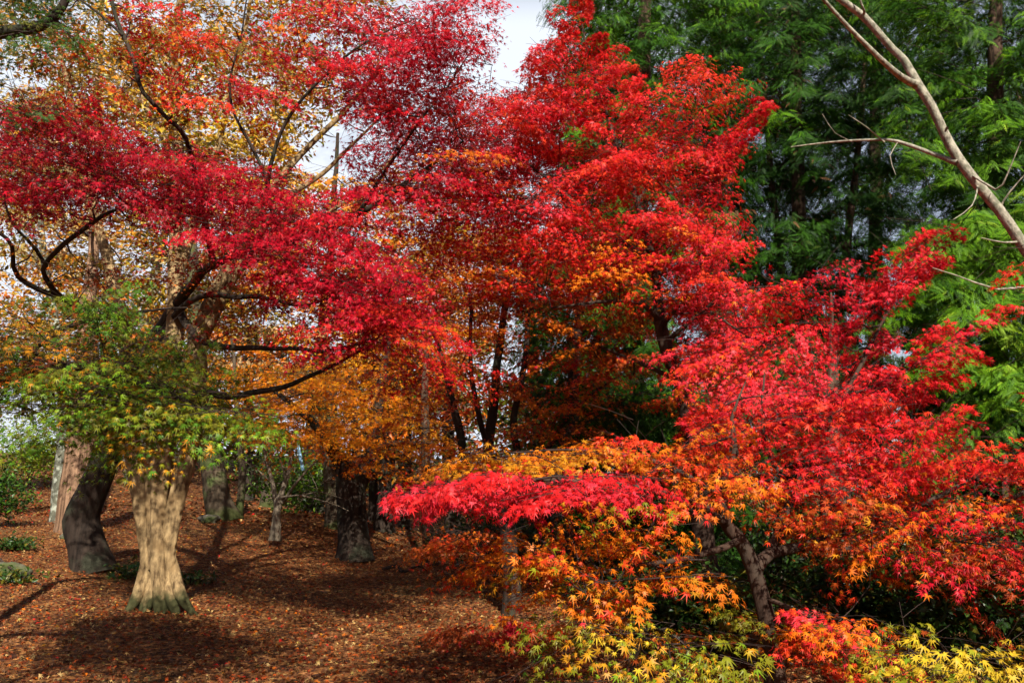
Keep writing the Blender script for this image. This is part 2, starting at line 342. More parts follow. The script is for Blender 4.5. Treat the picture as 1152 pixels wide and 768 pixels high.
    if lv:
        off = 0; Vs, Fs, Cc = [], [], []
        for e in lv.values():
            Vs += e[0]; Fs += [f + off for f in e[1]]; Cc += e[2]; off += e[3]
        mesh_obj("crown", np.concatenate(Vs), [np.concatenate(Fs)], leafm, root, np.concatenate(Cc), base)
    return root

# ------------------------------------------------------------------ ground
def axis_(a, b, fine, lo, hi):
    inner = np.arange(a, b, fine); return np.r_[np.linspace(lo, a, 24)[:-1], inner, np.linspace(b, hi, 24)]
gx = axis_(-13, 11, .12, -400, 400); gy = axis_(2, 30, .12, -300, 600)
GX, GY = np.meshgrid(gx, gy); GZ = ground(GX, GY)
ny, nx = GX.shape; i = np.arange(ny - 1)[:, None] * nx; j = np.arange(nx - 1)[None]
gq = np.stack([i + j, i + j + 1, i + nx + j + 1, i + nx + j], -1).reshape(-1, 4)
m, t, o = new_mat("leaf_litter_ground"); l = t.links.new
p = N(t, 'ShaderNodeBsdfPrincipled'); p.inputs['Roughness'].default_value = .85; p.inputs['Specular IOR Level'].default_value = .2
tc = N(t, 'ShaderNodeTexCoord'); v1 = N(t, 'ShaderNodeTexVoronoi'); v1.inputs['Scale'].default_value = 22; v1.inputs['Randomness'].default_value = 1
nw = N(t, 'ShaderNodeTexNoise'); nw.inputs['Scale'].default_value = 14; nw.inputs['Detail'].default_value = 3
vm = N(t, 'ShaderNodeVectorMath', operation='MULTIPLY_ADD'); vm.inputs[1].default_value = (.1, .1, .1)
l(nw.outputs['Color'], vm.inputs[0]); l(tc.outputs['Object'], vm.inputs[2]); l(tc.outputs['Object'], nw.inputs['Vector']); l(vm.outputs[0], v1.inputs['Vector'])
sp = N(t, 'ShaderNodeSeparateColor'); l(v1.outputs['Color'], sp.inputs[0])
cr = N(t, 'ShaderNodeValToRGB'); e = cr.color_ramp; e.elements[0].color = (.045, .017, .008, 1); e.elements[1].color = (.4, .18, .052, 1)
for pos, c in ((.25, (.075, .021, .007)), (.5, (.13, .042, .011)), (.75, (.23, .09, .024))): x = e.elements.new(pos); x.color = (*c, 1)
l(sp.outputs[0], cr.inputs[0])
n2 = N(t, 'ShaderNodeTexNoise'); n2.inputs['Scale'].default_value = .55; n2.inputs['Detail'].default_value = 6; l(tc.outputs['Object'], n2.inputs['Vector'])
r2 = N(t, 'ShaderNodeValToRGB'); r2.color_ramp.elements[0].position = .56; r2.color_ramp.elements[1].position = .72; l(n2.outputs['Fac'], r2.inputs[0])
sc = N(t, 'ShaderNodeMath', operation='MULTIPLY'); sc.inputs[1].default_value = .55; l(r2.outputs[0], sc.inputs[0])
mx = N(t, 'ShaderNodeMixRGB'); mx.inputs[2].default_value = (.12, .10, .035, 1); l(sc.outputs[0], mx.inputs[0]); l(cr.outputs[0], mx.inputs[1])
bp = N(t, 'ShaderNodeBump'); bp.inputs['Strength'].default_value = .9; bp.inputs['Distance'].default_value = .04; l(v1.outputs['Distance'], bp.inputs['Height'])
l(bp.outputs[0], p.inputs['Normal']); l(mx.outputs[0], p.inputs['Base Color']); l(p.outputs[0], o.inputs[0])
go = mesh_obj("ground", np.stack([GX, GY, GZ], -1).reshape(-1, 3), [gq], m, smooth=True); go['kind'] = 'structure'

# fallen leaves lying on it
def litter(n, xr, yr, tpl, s):
    x = rng.uniform(*xr, n); y = yr[0] + (yr[1] - yr[0]) * rng.uniform(0, 1, n) ** 1.15; z = ground(x, y)
    e = .05; nn = unit(np.stack([-(ground(x + e, y) - z) / e, -(ground(x, y + e) - z) / e, np.ones(n)], -1) + rng.normal(0, .38, (n, 3)) * np.array([1, 1, .2]))
    P = np.stack([x, y, z + rng.uniform(.004, .035, n)], -1)
    cc = pick(dict(brown=4, rust=4, dead=4, tan=1.3, org=.3, red=.2, straw=.3, gold=.1), n) * np.array([1.1, 1.06, .9]) * rng.uniform(.22, 1.15, (n, 1))
    V, Fo, kv = leaves(P, nn, rng.normal(0, 1, (n, 3)), s * rng.uniform(.6, 1.3, n), tpl)
    return V, Fo, np.repeat(cc, kv, 0)
parts = [litter(40000, (-6.5, 6), (4.6, 10), 'm5', .066), litter(40000, (-11, 7), (10, 18), 'm3', .072), litter(16000, (-16, 6), (18, 30), 'oval', .11)]
off = 0; Vs = []; Fs = []; Cc = []
for V, Fo, c in parts: Vs.append(V); Fs.append(Fo + off); Cc.append(c); off += len(V)
o = mesh_obj("fallen_leaves", np.concatenate(Vs), [np.concatenate(Fs)], M_LITTER, None, np.concatenate(Cc)); o['kind'] = 'stuff'

# ------------------------------------------------------------------ the trees
# foreground maple on the right, its crown red above and orange and gold below
A_S = dict(s=.08, tpl='m7', m=84, L=.75, W=.34)
tree("maple_tree", "nearest maple, crimson above and orange-gold in its low sprays, forked reddish trunk at lower right", at(872, 800, 5.8),
     [[(874, 800, 5.8, .076), (868, 725, 5.8, .064), (858, 672, 5.8, .058), (848, 636, 5.8, .056), (834, 606, 5.75, .05), (818, 588, 5.7, .044), (812, 556, 5.6, .04), (826, 510, 5.55, .024), (822, 470, 5.6, .012), (838, 430, 5.7, .004)],
      [(850, 640, 5.8, .05), (866, 622, 5.9, .045), (900, 614, 6.0, .036), (955, 596, 6.1, .028), (1040, 565, 6.3, .02), (1110, 530, 6.5, .012)],
      [(900, 614, 6.0, .03), (960, 618, 5.8, .022), (1050, 592, 5.7, .018), (1140, 560, 5.6, .015), (1280, 470, 5.3, .012), (1450, 380, 5.0, .006)],
      [(866, 622, 5.9, .034), (886, 570, 6.1, .028), (930, 480, 6.4, .022), (975, 400, 6.6, .016), (1015, 320, 6.8, .008)],
      [(930, 480, 6.4, .016), (1000, 430, 6.6, .012), (1080, 380, 6.8, .007)],
      [(886, 570, 6.1, .02), (860, 480, 6.4, .014), (860, 420, 6.6, .008)],
      [(818, 588, 5.7, .032), (770, 562, 5.3, .024), (700, 548, 5.0, .018), (600, 540, 4.9, .013), (480, 556, 5.0, .007)],
      [(834, 606, 5.75, .026), (770, 630, 5.2, .018), (700, 640, 4.8, .013), (640, 650, 4.6, .007)],
      [(812, 556, 5.6, .024), (740, 520, 5.6, .016), (650, 508, 5.6, .01), (560, 510, 5.7, .006)],
      [(858, 672, 5.8, .02), (900, 690, 5.5, .014), (950, 715, 5.3, .008)]],
     [dict(poly=[(1022, 250), (1056, 262), (1026, 350), (960, 420), (900, 440), (890, 400), (960, 350)], d=(6.2, 7.4), n=36, pal=dict(red=4, crim=2, pink=2), lift=.3, dir=(.75, 0, .55), **{**A_S, 'L': .55, 'W': .24}),
      dict(poly=[(1090, 345), (1085, 390), (1040, 450), (980, 470), (900, 460), (960, 410), (1040, 380)], d=(6.2, 7.4), n=34, pal=dict(red=4, crim=3, pink=1), lift=.22, dir=(.85, 0, .35), **{**A_S, 'L': .55, 'W': .24}),
      dict(poly=[(800, 455), (900, 430), (1010, 440), (1060, 500), (980, 545), (850, 530), (770, 500)], d=(5.2, 7.0), n=66, pal=dict(red=4, pink=2, scar=3, crim=2), dir=(.55, -.1, .2), **A_S),
      dict(poly=[(1060, 490), (1175, 470), (1180, 600), (1060, 580), (1000, 560)], d=(5.2, 6.8), n=34, pal=dict(red=3, scar=3, org=1.5, crim=2), **A_S),
      dict(poly=[(460, 550), (560, 530), (690, 530), (710, 545), (680, 556), (600, 552), (480, 564)], d=(4.6, 5.6), n=46, pal=dict(pink=3, red=3, crim=1), flat=.25, roll=.1, droop=.6, **{**A_S, 'L': .55, 'lift': 0}),
      dict(poly=[(510, 515), (600, 502), (680, 498), (690, 515), (600, 520), (530, 526)], d=(5.2, 6.2), n=26, pal=dict(gold=3, org=4, scar=1), flat=.3, roll=.1, droop=.7, **{**A_S, 'L': .6}),
      dict(poly=[(720, 500), (790, 490), (840, 530), (830, 555), (770, 545), (730, 525)], d=(4.9, 6), n=18, pal=dict(scar=3, org=3, red=2, gold=1), **A_S),
      dict(poly=[(600, 575), (690, 575), (745, 610), (775, 650), (720, 660), (640, 650), (610, 615)], d=(4.3, 5.4), n=26, pal=dict(org=4, gold=2, scar=2, yg=1.2, pink=.6), mixp=.45, **{**A_S, 'L': .55, 'm': 56}),
      dict(poly=[(570, 610), (640, 630), (690, 670), (640, 690), (585, 670)], d=(4.6, 6.0), n=16, pal=dict(org=3, gold=2, yg=1.5, scar=1.5), mixp=.45, **{**A_S, 'L': .5, 'm': 50}),
      dict(poly=[(480, 575), (570, 575), (590, 620), (560, 650), (490, 610)], d=(5.5, 7), n=12, pal=dict(rust=3, org=3, scar=1), **{**A_S, 'L': .6}),
      dict(poly=[(830, 560), (960, 555), (1060, 585), (1090, 625), (980, 635), (900, 605)], d=(5.0, 7), n=32, pal=dict(org=2, scar=3, rust=3, red=1, gold=.8, yg=.5), mixp=.4, **A_S),
      dict(poly=[(1050, 590), (1180, 585), (1180, 640), (1090, 665), (1020, 640)], d=(5.0, 6.5), n=18, pal=dict(scar=3, org=1, red=2, rust=2, crim=1), **A_S),
      dict(poly=[(1190, 280), (1650, 150), (1650, 560), (1200, 570)], d=(4.0, 6.6), n=90, pal=dict(red=3, scar=3, crim=2), **A_S),  # sprays wholly out of view, added to shade the lower right
      dict(poly=[(880, 685), (940, 690), (990, 730), (940, 750), (890, 730)], d=(4.8, 6), n=14, pal=dict(pink=1, scar=3, red=1, org=2), **{**A_S, 'L': .5}),
      dict(poly=[(790, 640), (840, 660), (870, 700), (800, 720), (760, 690)], d=(5.8, 7), n=12, pal=dict(olive=3, rust=2, org=1.5, yg=1), **{**A_S, 'L': .6})],
     bark=M_BARKPALE, wig=.02)

# low yellow-green maple saplings under it
Y_S = dict(s=.085, tpl='m7', m=44, L=.55, W=.4, lift=-.05, pal=dict(yg=3, yel=2, lime=2, gold=1))
tree("maple_sapling", "yellow-green maple sapling with drooping star leaves below the orange sprays", at(700, 800, 5.4),
     [[(705, 800, 5.4, .018), (712, 740, 5.2, .014), (730, 705, 5.0, .01), (770, 720, 4.6, .006)], [(712, 740, 5.2, .01), (670, 690, 5.2, .006)]],
     [dict(poly=[(700, 692), (760, 692), (825, 728), (845, 760), (760, 758), (700, 730)], d=(4.0, 5.0), n=13, **Y_S),
      dict(poly=[(610, 690), (720, 680), (760, 720), (690, 768), (600, 768)], d=(4.8, 5.8), n=18, **{**Y_S, 'pal': dict(olive=4, yg=2, rust=2, grn=2)})], twig_r=.005, group=None)
tree("maple_sapling", "small yellow maple sapling cut off by the bottom edge, right of the forked trunk", at(1080, 830, 4.8),
     [[(1085, 830, 4.8, .016), (1075, 780, 4.7, .012), (1050, 750, 4.5, .007)]],
     [dict(poly=[(1015, 724), (1060, 718), (1105, 740), (1115, 765), (1020, 765)], d=(4.0, 4.8), n=12, **{**Y_S, 'pal': dict(yel=3, yg=3, lime=1)}),
      dict(poly=[(960, 690), (1010, 700), (1030, 740), (980, 745)], d=(4.6, 5.4), n=7, **{**Y_S, 'pal': dict(olive=2, yg=2, rust=1)})], twig_r=.005)

# tall red maple in the middle
B_S = dict(s=.078, tpl='m5', m=112, L=.85, W=.32, lift=.12)
tree("maple_tree", "tall scarlet maple whose pointed crown rises against the green cypresses in the centre", at(800, 715, 8.5),
     [[(803, 715, 8.5, .13), (790, 580, 8.4, .11), (776, 470, 8.3, .1), (768, 430, 8.2, .088), (752, 395, 8.1, .075), (743, 362, 8.0, .066), (739, 315, 8.0, .05), (716, 230, 8.0, .034), (690, 150, 8.1, .024), (665, 70, 8.2, .014), (652, 20, 8.2, .006)],
      [(743, 362, 8.0, .03), (728, 345, 7.8, .026), (700, 338, 7.6, .02), (620, 345, 7.6, .01)],
      [(743, 372, 8.0, .028), (758, 352, 7.8, .02), (780, 340, 7.5, .014), (840, 380, 7.2, .008)],
      [(739, 315, 8.0, .026), (790, 230, 8.1, .018), (830, 160, 8.2, .012), (862, 112, 8.2, .006)],
      [(716, 230, 8.0, .02), (760, 140, 8.1, .012), (785, 75, 8.1, .006)],
      [(738, 300, 8.0, .026), (660, 240, 7.8, .018), (590, 180, 7.8, .012), (540, 140, 7.9, .006)],
      [(768, 430, 8.2, .03), (700, 400, 8.4, .018), (640, 380, 8.6, .01)], [(748, 385, 8.1, .026), (820, 330, 7.6, .014), (880, 320, 7.4, .007)]],
     [dict(poly=[(648, 10), (678, 50), (722, 100), (735, 200), (640, 220), (560, 200), (565, 120), (612, 60)], d=(7.3, 9), n=120, pal=dict(red=5, scar=2, pink=1), **{**B_S, 'L': .5, 'W': .26, 'lift': .4, 'flat': .9}),
      dict(poly=[(640, 190), (715, 130), (775, 62), (800, 80), (795, 170), (780, 250), (740, 300), (620, 290), (560, 230)], d=(7.0, 9), n=140, pal=dict(red=5, scar=3, pink=2), **B_S),
      dict(poly=[(642, -6), (660, -6), (684, 60), (626, 60)], d=(7.7, 8.5), n=10, pal=dict(red=5, scar=1), dir=(0, 0, 1), **{**B_S, 'L': .42, 'W': .24, 'lift': .5}),
      dict(poly=[(862, 118), (845, 150), (800, 215), (780, 200), (830, 135)], d=(7.8, 8.6), n=22, pal=dict(red=4, crim=2), dir=(.7, 0, .75), **{**B_S, 'L': .5, 'W': .22, 'lift': .25}),
      dict(poly=[(770, 270), (800, 235), (820, 270), (840, 330), (880, 330), (850, 370), (880, 400), (830, 440), (800, 425), (785, 370)], d=(6.8, 8.4), n=84, pal=dict(pink=3, red=3, scar=2, org=.5), **{**B_S, 'L': .75, 'lift': 0}),
      dict(poly=[(735, 300), (790, 300), (800, 430), (770, 400)], d=(8.4, 9.2), n=16, pal=dict(pink=2, red=3, scar=1), **B_S),
      dict(poly=[(880, 320), (930, 300), (940, 340), (870, 400)], d=(7, 8), n=12, pal=dict(crim=3, red=2), **B_S),
      dict(poly=[(600, 270), (740, 290), (750, 330), (640, 320)], d=(7.0, 8.4), n=30, pal=dict(scar=3, org=3, red=3, gold=.7), **B_S),
      dict(poly=[(560, 330), (740, 330), (735, 410), (640, 420), (560, 390)], d=(8.2, 9.8), n=46, pal=dict(rust=3, scar=2, org=2, crim=1), **B_S),
      dict(poly=[(490, 150), (550, 105), (640, 75), (640, 220), (540, 270), (480, 250)], d=(7.4, 9), n=74, pal=dict(crim=3, red=3, scar=1), **B_S),
      dict(poly=[(455, 150), (540, 95), (610, 85), (610, 240), (500, 280), (450, 250)], d=(9, 11), n=70, pal=dict(crim=3, red=2, wine=1), **B_S),
      dict(poly=[(500, 270), (600, 260), (620, 320), (520, 330)], d=(7.6, 9), n=26, pal=dict(scar=3, org=2.5, red=2), **B_S),
      dict(poly=[(760, 440), (790, 450), (790, 520), (755, 510)], d=(7.6, 8.4), n=7, pal=dict(org=2, scar=2), **{**B_S, 'L': .5})],
     bark=M_BARKPALE, wig=.02)

# crimson maple at the left, dark leaning trunk, limbs reaching over the clearing
C_S = dict(s=.08, tpl='m5', m=104, L=.85, W=.33, lift=.02)
tree("maple_tree", "crimson maple with dark leaning trunk and limbs spread over the clearing at left", at(103, 640, 12),
     [[(104, 640, 12, 0.260), (98, 612, 12, 0.250), (92, 585, 12, 0.255), (102, 556, 11.9, 0.210), (114, 522, 11.8, 0.200), (128, 490, 11.7, 0.190), (148, 440, 11.4, 0.170), (166, 400, 11, 0.140), (196, 345, 10, 0.072), (240, 300, 9, 0.049), (320, 270, 8, 0.036), (400, 245, 7.4, 0.030), (460, 205, 7.2, 0.020), (520, 160, 7.2, 0.009)],
      [(148, 440, 11.4, 0.072), (120, 385, 10.4, 0.050), (70, 335, 9, 0.032), (52, 300, 8.2, 0.024), (90, 262, 7.6, 0.024), (140, 230, 7.2, 0.014)],
      [(70, 335, 9, 0.032), (20, 310, 8.4, 0.025), (14, 280, 8, 0.020), (0, 262, 7.8, 0.017), (-40, 240, 7.6, 0.009)],
      [(52, 300, 8.2, 0.022), (40, 285, 8, 0.019), (14, 250, 7.7, 0.013), (5, 200, 7.4, 0.007)],
      [(196, 345, 10, 0.058), (236, 385, 9.2, 0.036), (300, 392, 8.6, 0.027), (360, 396, 8.2, 0.019), (420, 380, 7.9, 0.009)],
      [(180, 372, 10.4, 0.058), (230, 440, 9.4, 0.040), (290, 442, 8.8, 0.032), (350, 420, 8.4, 0.023), (410, 392, 8.1, 0.012)],
      [(240, 300, 9, 0.043), (225, 220, 8, 0.026), (212, 156, 7.2, 0.022), (190, 135, 7.0, 0.021), (160, 105, 6.8, 0.020), (150, 80, 6.8, 0.019), (138, 40, 6.8, 0.018), (122, -15, 6.8, 0.017), (105, -120, 6.8, 0.014), (90, -200, 7, 0.007)],
      [(166, 400, 11, 0.065), (215, 340, 9.4, 0.036), (280, 332, 8.6, 0.026), (330, 345, 8.2, 0.016), (380, 335, 7.8, 0.007)],
      [(320, 270, 8, 0.029), (300, 200, 7.6, 0.022), (330, 120, 7.4, 0.016), (400, 60, 7.2, 0.011), (470, 20, 7.2, 0.006)],
      [(300, 200, 7.6, 0.019), (260, 120, 7.4, 0.013), (270, 40, 7.2, 0.009), (300, -80, 7, 0.004)],
      [(400, 245, 7.4, 0.022), (440, 180, 7.4, 0.014), (500, 100, 7.4, 0.009), (545, 40, 7.4, 0.004)],
      [(320, 270, 8, 0.025), (400, 300, 7.6, 0.016), (470, 330, 7.6, 0.009)],
      [(138, 40, 6.8, 0.014), (60, -20, 6.6, 0.010), (0, -60, 6.4, 0.006)]],
     [dict(poly=[(-20, 110), (80, 130), (200, 160), (230, 215), (130, 235), (60, 215), (-20, 200)], d=(6.2, 8.2), n=128, pal=dict(crim=3, wine=4, red=1, rust=1), **C_S),  # large share of dark wine paints this corner's shade into the leaves
      dict(poly=[(200, 165), (320, 190), (430, 235), (450, 320), (390, 350), (300, 310), (220, 240)], d=(6.2, 8.6), n=140, pal=dict(crim=5, red=1, wine=2), **C_S),
      dict(poly=[(330, 310), (440, 310), (510, 370), (470, 405), (390, 385)], d=(6.8, 8.6), n=52, pal=dict(crim=4, red=3, scar=1.5), **C_S),
      dict(poly=[(440, 340), (540, 350), (540, 430), (460, 450)], d=(7.5, 9.5), n=9, pal=dict(scar=3, red=3, rust=1, org=1), **C_S),
      dict(poly=[(350, 0), (530, -10), (520, 60), (480, 130), (420, 120), (370, 70)], d=(6.4, 8.6), n=96, pal=dict(crim=4, red=2, wine=2, scar=.6), **C_S),
      dict(poly=[(410, 100), (545, 72), (570, 190), (470, 230), (410, 210)], d=(6.6, 8.6), n=86, pal=dict(crim=4, red=2, wine=1.5, scar=1, org=.5), **C_S),
      dict(poly=[(150, 0), (350, 0), (370, 80), (300, 130), (180, 110)], d=(6.4, 8.6), n=46, pal=dict(crim=3, red=2, scar=1, org=.7, olive=1), **{**C_S, 'L': .65}),
      dict(poly=[(60, 10), (160, 0), (200, 120), (110, 140), (70, 90)], d=(6.4, 8.2), n=20, pal=dict(red=2, crim=1.5, org=1, olive=1), **{**C_S, 'L': .6}),
      dict(poly=[(130, 240), (260, 250), (330, 330), (300, 390), (220, 340), (120, 300)], d=(7.5, 10), n=32, pal=dict(rust=3, olive=2, crim=2, org=1), **{**C_S, 'm': 50}),  # rust and olive put a shaded tone into these inner sprays
      dict(poly=[(0, 210), (120, 240), (140, 330), (60, 320), (0, 260)], d=(7.6, 9.5), n=24, pal=dict(rust=2, org=2, olive=3, crim=1), **{**C_S, 'm': 40, 'L': .6}),
      dict(poly=[(240, 330), (420, 350), (440, 400), (330, 410), (250, 390)], d=(8, 9.5), n=8, pal=dict(rust=3, crim=2, olive=1), **{**C_S, 'm': 44})],
     wig=.05, minr=.02)

# green-gold maple reaching in from the left edge
D_S = dict(s=.068, tpl='m7', m=84, L=.7, W=.36, lift=-.06)
tree("maple_tree", "green and gold maple reaching in from the left edge, not yet turned red", at(-150, 770, 5.6),
     [[(-150, 770, 5.6, .13), (-145, 640, 5.6, .11), (-135, 540, 5.7, .095), (-110, 470, 5.7, .08), (-60, 440, 5.6, .06), (10, 425, 5.5, .04), (80, 415, 5.3, .028), (150, 430, 5.2, .02), (230, 460, 5.2, .008)],
      [(-60, 440, 5.6, .03), (0, 452, 5.6, .014), (40, 466, 5.6, .009), (62, 482, 5.6, .004)],
      [(10, 425, 5.5, .024), (70, 370, 5.6, .016), (160, 350, 5.8, .01), (210, 345, 6, .006)],
      [(-135, 540, 5.7, .07), (-140, 300, 5.8, .065), (-110, 120, 5.9, .06), (-40, 50, 5.9, .055), (10, 38, 5.8, .05), (45, 28, 5.7, .04), (68, 5, 5.7, .03), (90, -50, 5.7, .015)]],
     [dict(poly=[(-20, 350), (80, 345), (170, 365), (190, 400), (100, 420), (-20, 420)], d=(4.9, 6.3), n=61, pal=dict(olive=4, gold=1, org=.9, grn=2, rust=1), mixp=.5, **D_S),
      dict(poly=[(60, 335), (150, 330), (150, 352), (70, 350)], d=(5.2, 6.2), n=9, pal=dict(grn=2, lime=1, olive=1), **D_S),
      dict(poly=[(90, 400), (190, 400), (270, 440), (275, 470), (200, 485), (110, 480), (60, 440)], d=(4.6, 6), n=70, pal=dict(yg=3, lime=1.5, grn=3, olive=2, gold=.6), mixp=.5, **D_S),
      dict(poly=[(-20, 395), (80, 410), (125, 475), (70, 450), (-20, 430)], d=(5, 6.2), n=33, pal=dict(grn=2, olive=3, gold=1.2, yg=1), mixp=.5, **D_S),
      dict(poly=[(90, 470), (150, 480), (140, 515), (100, 500)], d=(5, 5.8), n=6, pal=dict(grn=3, yg=1), **{**D_S, 'L': .45, 'm': 30}),
      dict(poly=[(-20, -40), (90, -40), (60, 30), (20, 50), (-20, 45)], d=(5.2, 6.4), n=26, pal=dict(dgrn=4, grn=1, olive=1), **D_S),
      dict(poly=[(-20, 60), (30, 90), (60, 120), (20, 130), (-20, 110)], d=(5.4, 6.4), n=7, pal=dict(dgrn=3, olive=1), **{**D_S, 'm': 30, 'L': .5})], wig=.03)

# pale fluted trunk with thin yellow crown
def fluted(tr):
    def stem(pts, lump=.05, holes=8, flare=0):
        q = np.array(pts, float); q[:, 0] = 179 + (q[:, 0] - 179) * np.where(q[:, 1] > 540, 1.0, 1.0); q[:, 3] *= np.where(q[:, 1] > 540, .82, .86); P = at(q[:, 0], q[:, 1], q[:, 2]); Pc, rc = curve(P, q[:, 3], .025, .012)
        rc = rc * (1 + .25 * np.exp(-np.linspace(0, 1, len(rc)) / .12))
        hs = rng.uniform(0, 1, (holes, 2)); ph = rng.uniform(0, 6)
        def lob(th, s):
            f = 1 + .1 * np.sin(3 * th + ph + 3 * s) + .04 * np.sin(5 * th - 6 * s + ph) + .015 * np.sin(41 * s + 2 * th) + .03 * np.sin(9 * s + ph + th)
            for a, b in hs:
                dth = (th - a * 6.28 + np.pi) % (2 * np.pi) - np.pi; f = f - .3 * np.exp(-(dth / .16) ** 2 - ((s - .15 - .8 * b) / .012) ** 2)
            return f
        tr.add(Pc, rc, 40, 0, lobes=lob)
    stem([(163, 692, 9.42, .08), (167, 660, 9.45, .1), (166, 620, 9.45, .105), (159, 570, 9.42, .115), (151, 520, 9.38, .115), (147, 470, 9.36, .105)])
    stem([(180, 694, 9.36, .07), (179, 660, 9.36, .085), (177, 620, 9.35, .09), (178, 570, 9.38, .1), (181, 520, 9.45, .13), (183, 470, 9.55, .14)])
    stem([(193, 690, 9.46, .08), (189, 655, 9.46, .105), (190, 610, 9.45, .115), (200, 560, 9.42, .115), (211, 515, 9.4, .125), (219, 470, 9.45, .125)], holes=20)
    stem([(178, 688, 9.62, .18), (179, 640, 9.62, .13), (180, 570, 9.7, .13), (184, 500, 9.75, .17), (188, 460, 9.75, .18)])
    stem([(170, 640, 9.42, .05), (171, 600, 9.4, .07), (169, 550, 9.4, .07), (170, 510, 9.42, .07), (172, 470, 9.5, .05)])
    for (x0, y0, x1, y1, d0, r0) in ((165, 620, 142, 690, 9.25, .075), (172, 630, 160, 698, 9.15, .065), (180, 640, 183, 702, 9.1, .07), (188, 625, 201, 697, 9.2, .07), (194, 620, 217, 690, 9.35, .07)):
        k = np.array([0, .3, .6, .82, 1.08]); P = at(x0 + (x1 - x0) * np.array([0, .1, .3, .62, 1.25]), y0 + (y1 - y0) * k, np.array([9.48, 9.44, 9.38, 9.34, d0])); Pc, rc = curve(P, np.array([.03, r0 * .9, r0, r0 * .8, .02]), .02); tr.add(Pc, rc, 16, .05)
E_S = dict(s=.1, tpl='oval', m=58, L=.8, W=.4, lift=.25, flat=.9, thick=.09, jit=.6, twigs=1)
tree("crape_myrtle_tree", "tree with pale smooth fluted trunk and thin yellow crown, standing in the leaf litter", at(174, 690, 9.5),
     [[(148, 480, 9.37, .105), (147, 440, 9.4, .1), (140, 380, 9.5, .085), (110, 250, 9.8, .06), (80, 120, 10, .04), (55, -20, 10, .02)],
      [(182, 480, 9.6, .14), (190, 420, 9.8, .12), (196, 330, 10, .1), (200, 200, 10.4, .085), (196, 90, 10.6, .07), (205, -40, 10.8, .05)],
      [(216, 490, 9.43, .12), (221, 440, 9.45, .118), (226, 385, 9.6, .11), (244, 320, 9.7, .08), (290, 235, 9.8, .055), (350, 165, 9.9, .04), (420, 85, 10, .025), (480, 20, 10, .012)],
      [(226, 385, 9.6, .07), (300, 250, 9.2, .04), (370, 190, 9.1, .025), (430, 130, 9, .012)],
      [(196, 330, 10, .06), (240, 180, 10.2, .045), (270, 60, 10.4, .03), (290, -40, 10.5, .02)],
      [(110, 250, 9.8, .04), (70, 180, 9.6, .03), (20, 100, 9.5, .015)],
      [(244, 320, 9.7, .05), (340, 260, 10, .03), (420, 200, 10.3, .02), (470, 140, 10.5, .01)],
      [(200, 200, 10.4, .05), (160, 100, 10.6, .035), (140, 0, 10.8, .02)]],
     [dict(poly=[(90, -60), (440, -60), (430, 60), (330, 160), (200, 200), (110, 140)], d=(8.8, 11.6), n=210, pal=dict(yel=3, gold=4, straw=1, olive=1, yg=1), **E_S),
      dict(poly=[(-30, 0), (110, 0), (120, 180), (40, 330), (-30, 300)], d=(9, 11.5), n=60, pal=dict(straw=2, gold=2, yg=1, olive=1), **{**E_S, 'm': 44}),
      dict(poly=[(60, 300), (220, 260), (260, 400), (150, 400)], d=(9.6, 11), n=18, pal=dict(olive=2, yel=1, gold=1), **{**E_S, 'm': 44})],
     bark=M_PALE, twig=M_TWIGPALE, fl=False, trunk_extra=fluted, wig=.04, minr=.02, leafm=M_SHRUB)

# orange maple behind the clearing, leaf colours brightened in place of sunlight
I_S = dict(s=.105, tpl='m5', m=84, L=1.1, W=.36, lift=.02)
tree("maple_tree", "orange maple with stout dark trunk on the far side of the clearing", at(398, 628, 16),
     [[(399, 628, 16.00, 0.320), (398, 605, 16.00, 0.297), (398, 575, 16.00, 0.286), (395, 550, 16.00, 0.286), (390, 535, 16.00, 0.229), (380, 515, 15.89, 0.149), (366, 495, 15.54, 0.103), (345, 470, 15.09, 0.069), (310, 440, 14.86, 0.034)],
      [(398, 552, 16.00, 0.217), (408, 530, 16.00, 0.171), (418, 505, 16.00, 0.137), (425, 450, 16.23, 0.103), (440, 370, 16.57, 0.069), (450, 300, 16.69, 0.034)],
      [(395, 545, 16.00, 0.137), (400, 500, 16.34, 0.091), (395, 440, 16.69, 0.057), (390, 400, 16.91, 0.029)],
      [(418, 505, 16.00, 0.080), (450, 500, 15.43, 0.057), (490, 500, 14.86, 0.023)]],
     [dict(poly=[(270, 425), (330, 395), (420, 420), (480, 470), (470, 510), (400, 505), (330, 490), (290, 450)], d=(14.2, 17.7), n=110, pal=dict(flame=5, amb=3, gold=1), **I_S),
      dict(poly=[(300, 410), (400, 400), (490, 450), (500, 500), (420, 500), (340, 480)], d=(12.8, 14.4), n=34, pal=dict(flame=4, amb=3), **I_S),
      dict(poly=[(320, 490), (470, 500), (480, 525), (420, 530), (340, 520)], d=(14.8, 17.7), n=16, pal=dict(rust=2, flame=4, scar=1), **I_S),  # rust mixed in as painted shading under the crown
      dict(poly=[(400, 260), (520, 230), (540, 300), (500, 400), (400, 400), (370, 330)], d=(15.4, 18.3), n=80, pal=dict(flame=4, amb=3, scar=.5), **I_S),
      dict(poly=[(230, 400), (300, 380), (330, 440), (260, 470)], d=(16.5, 18.9), n=24, pal=dict(flame=3, gold=2, yel=1), **I_S)],
     wig=.05, twig_r=.009, minr=.03, leafm=M_LEAFTHIN)

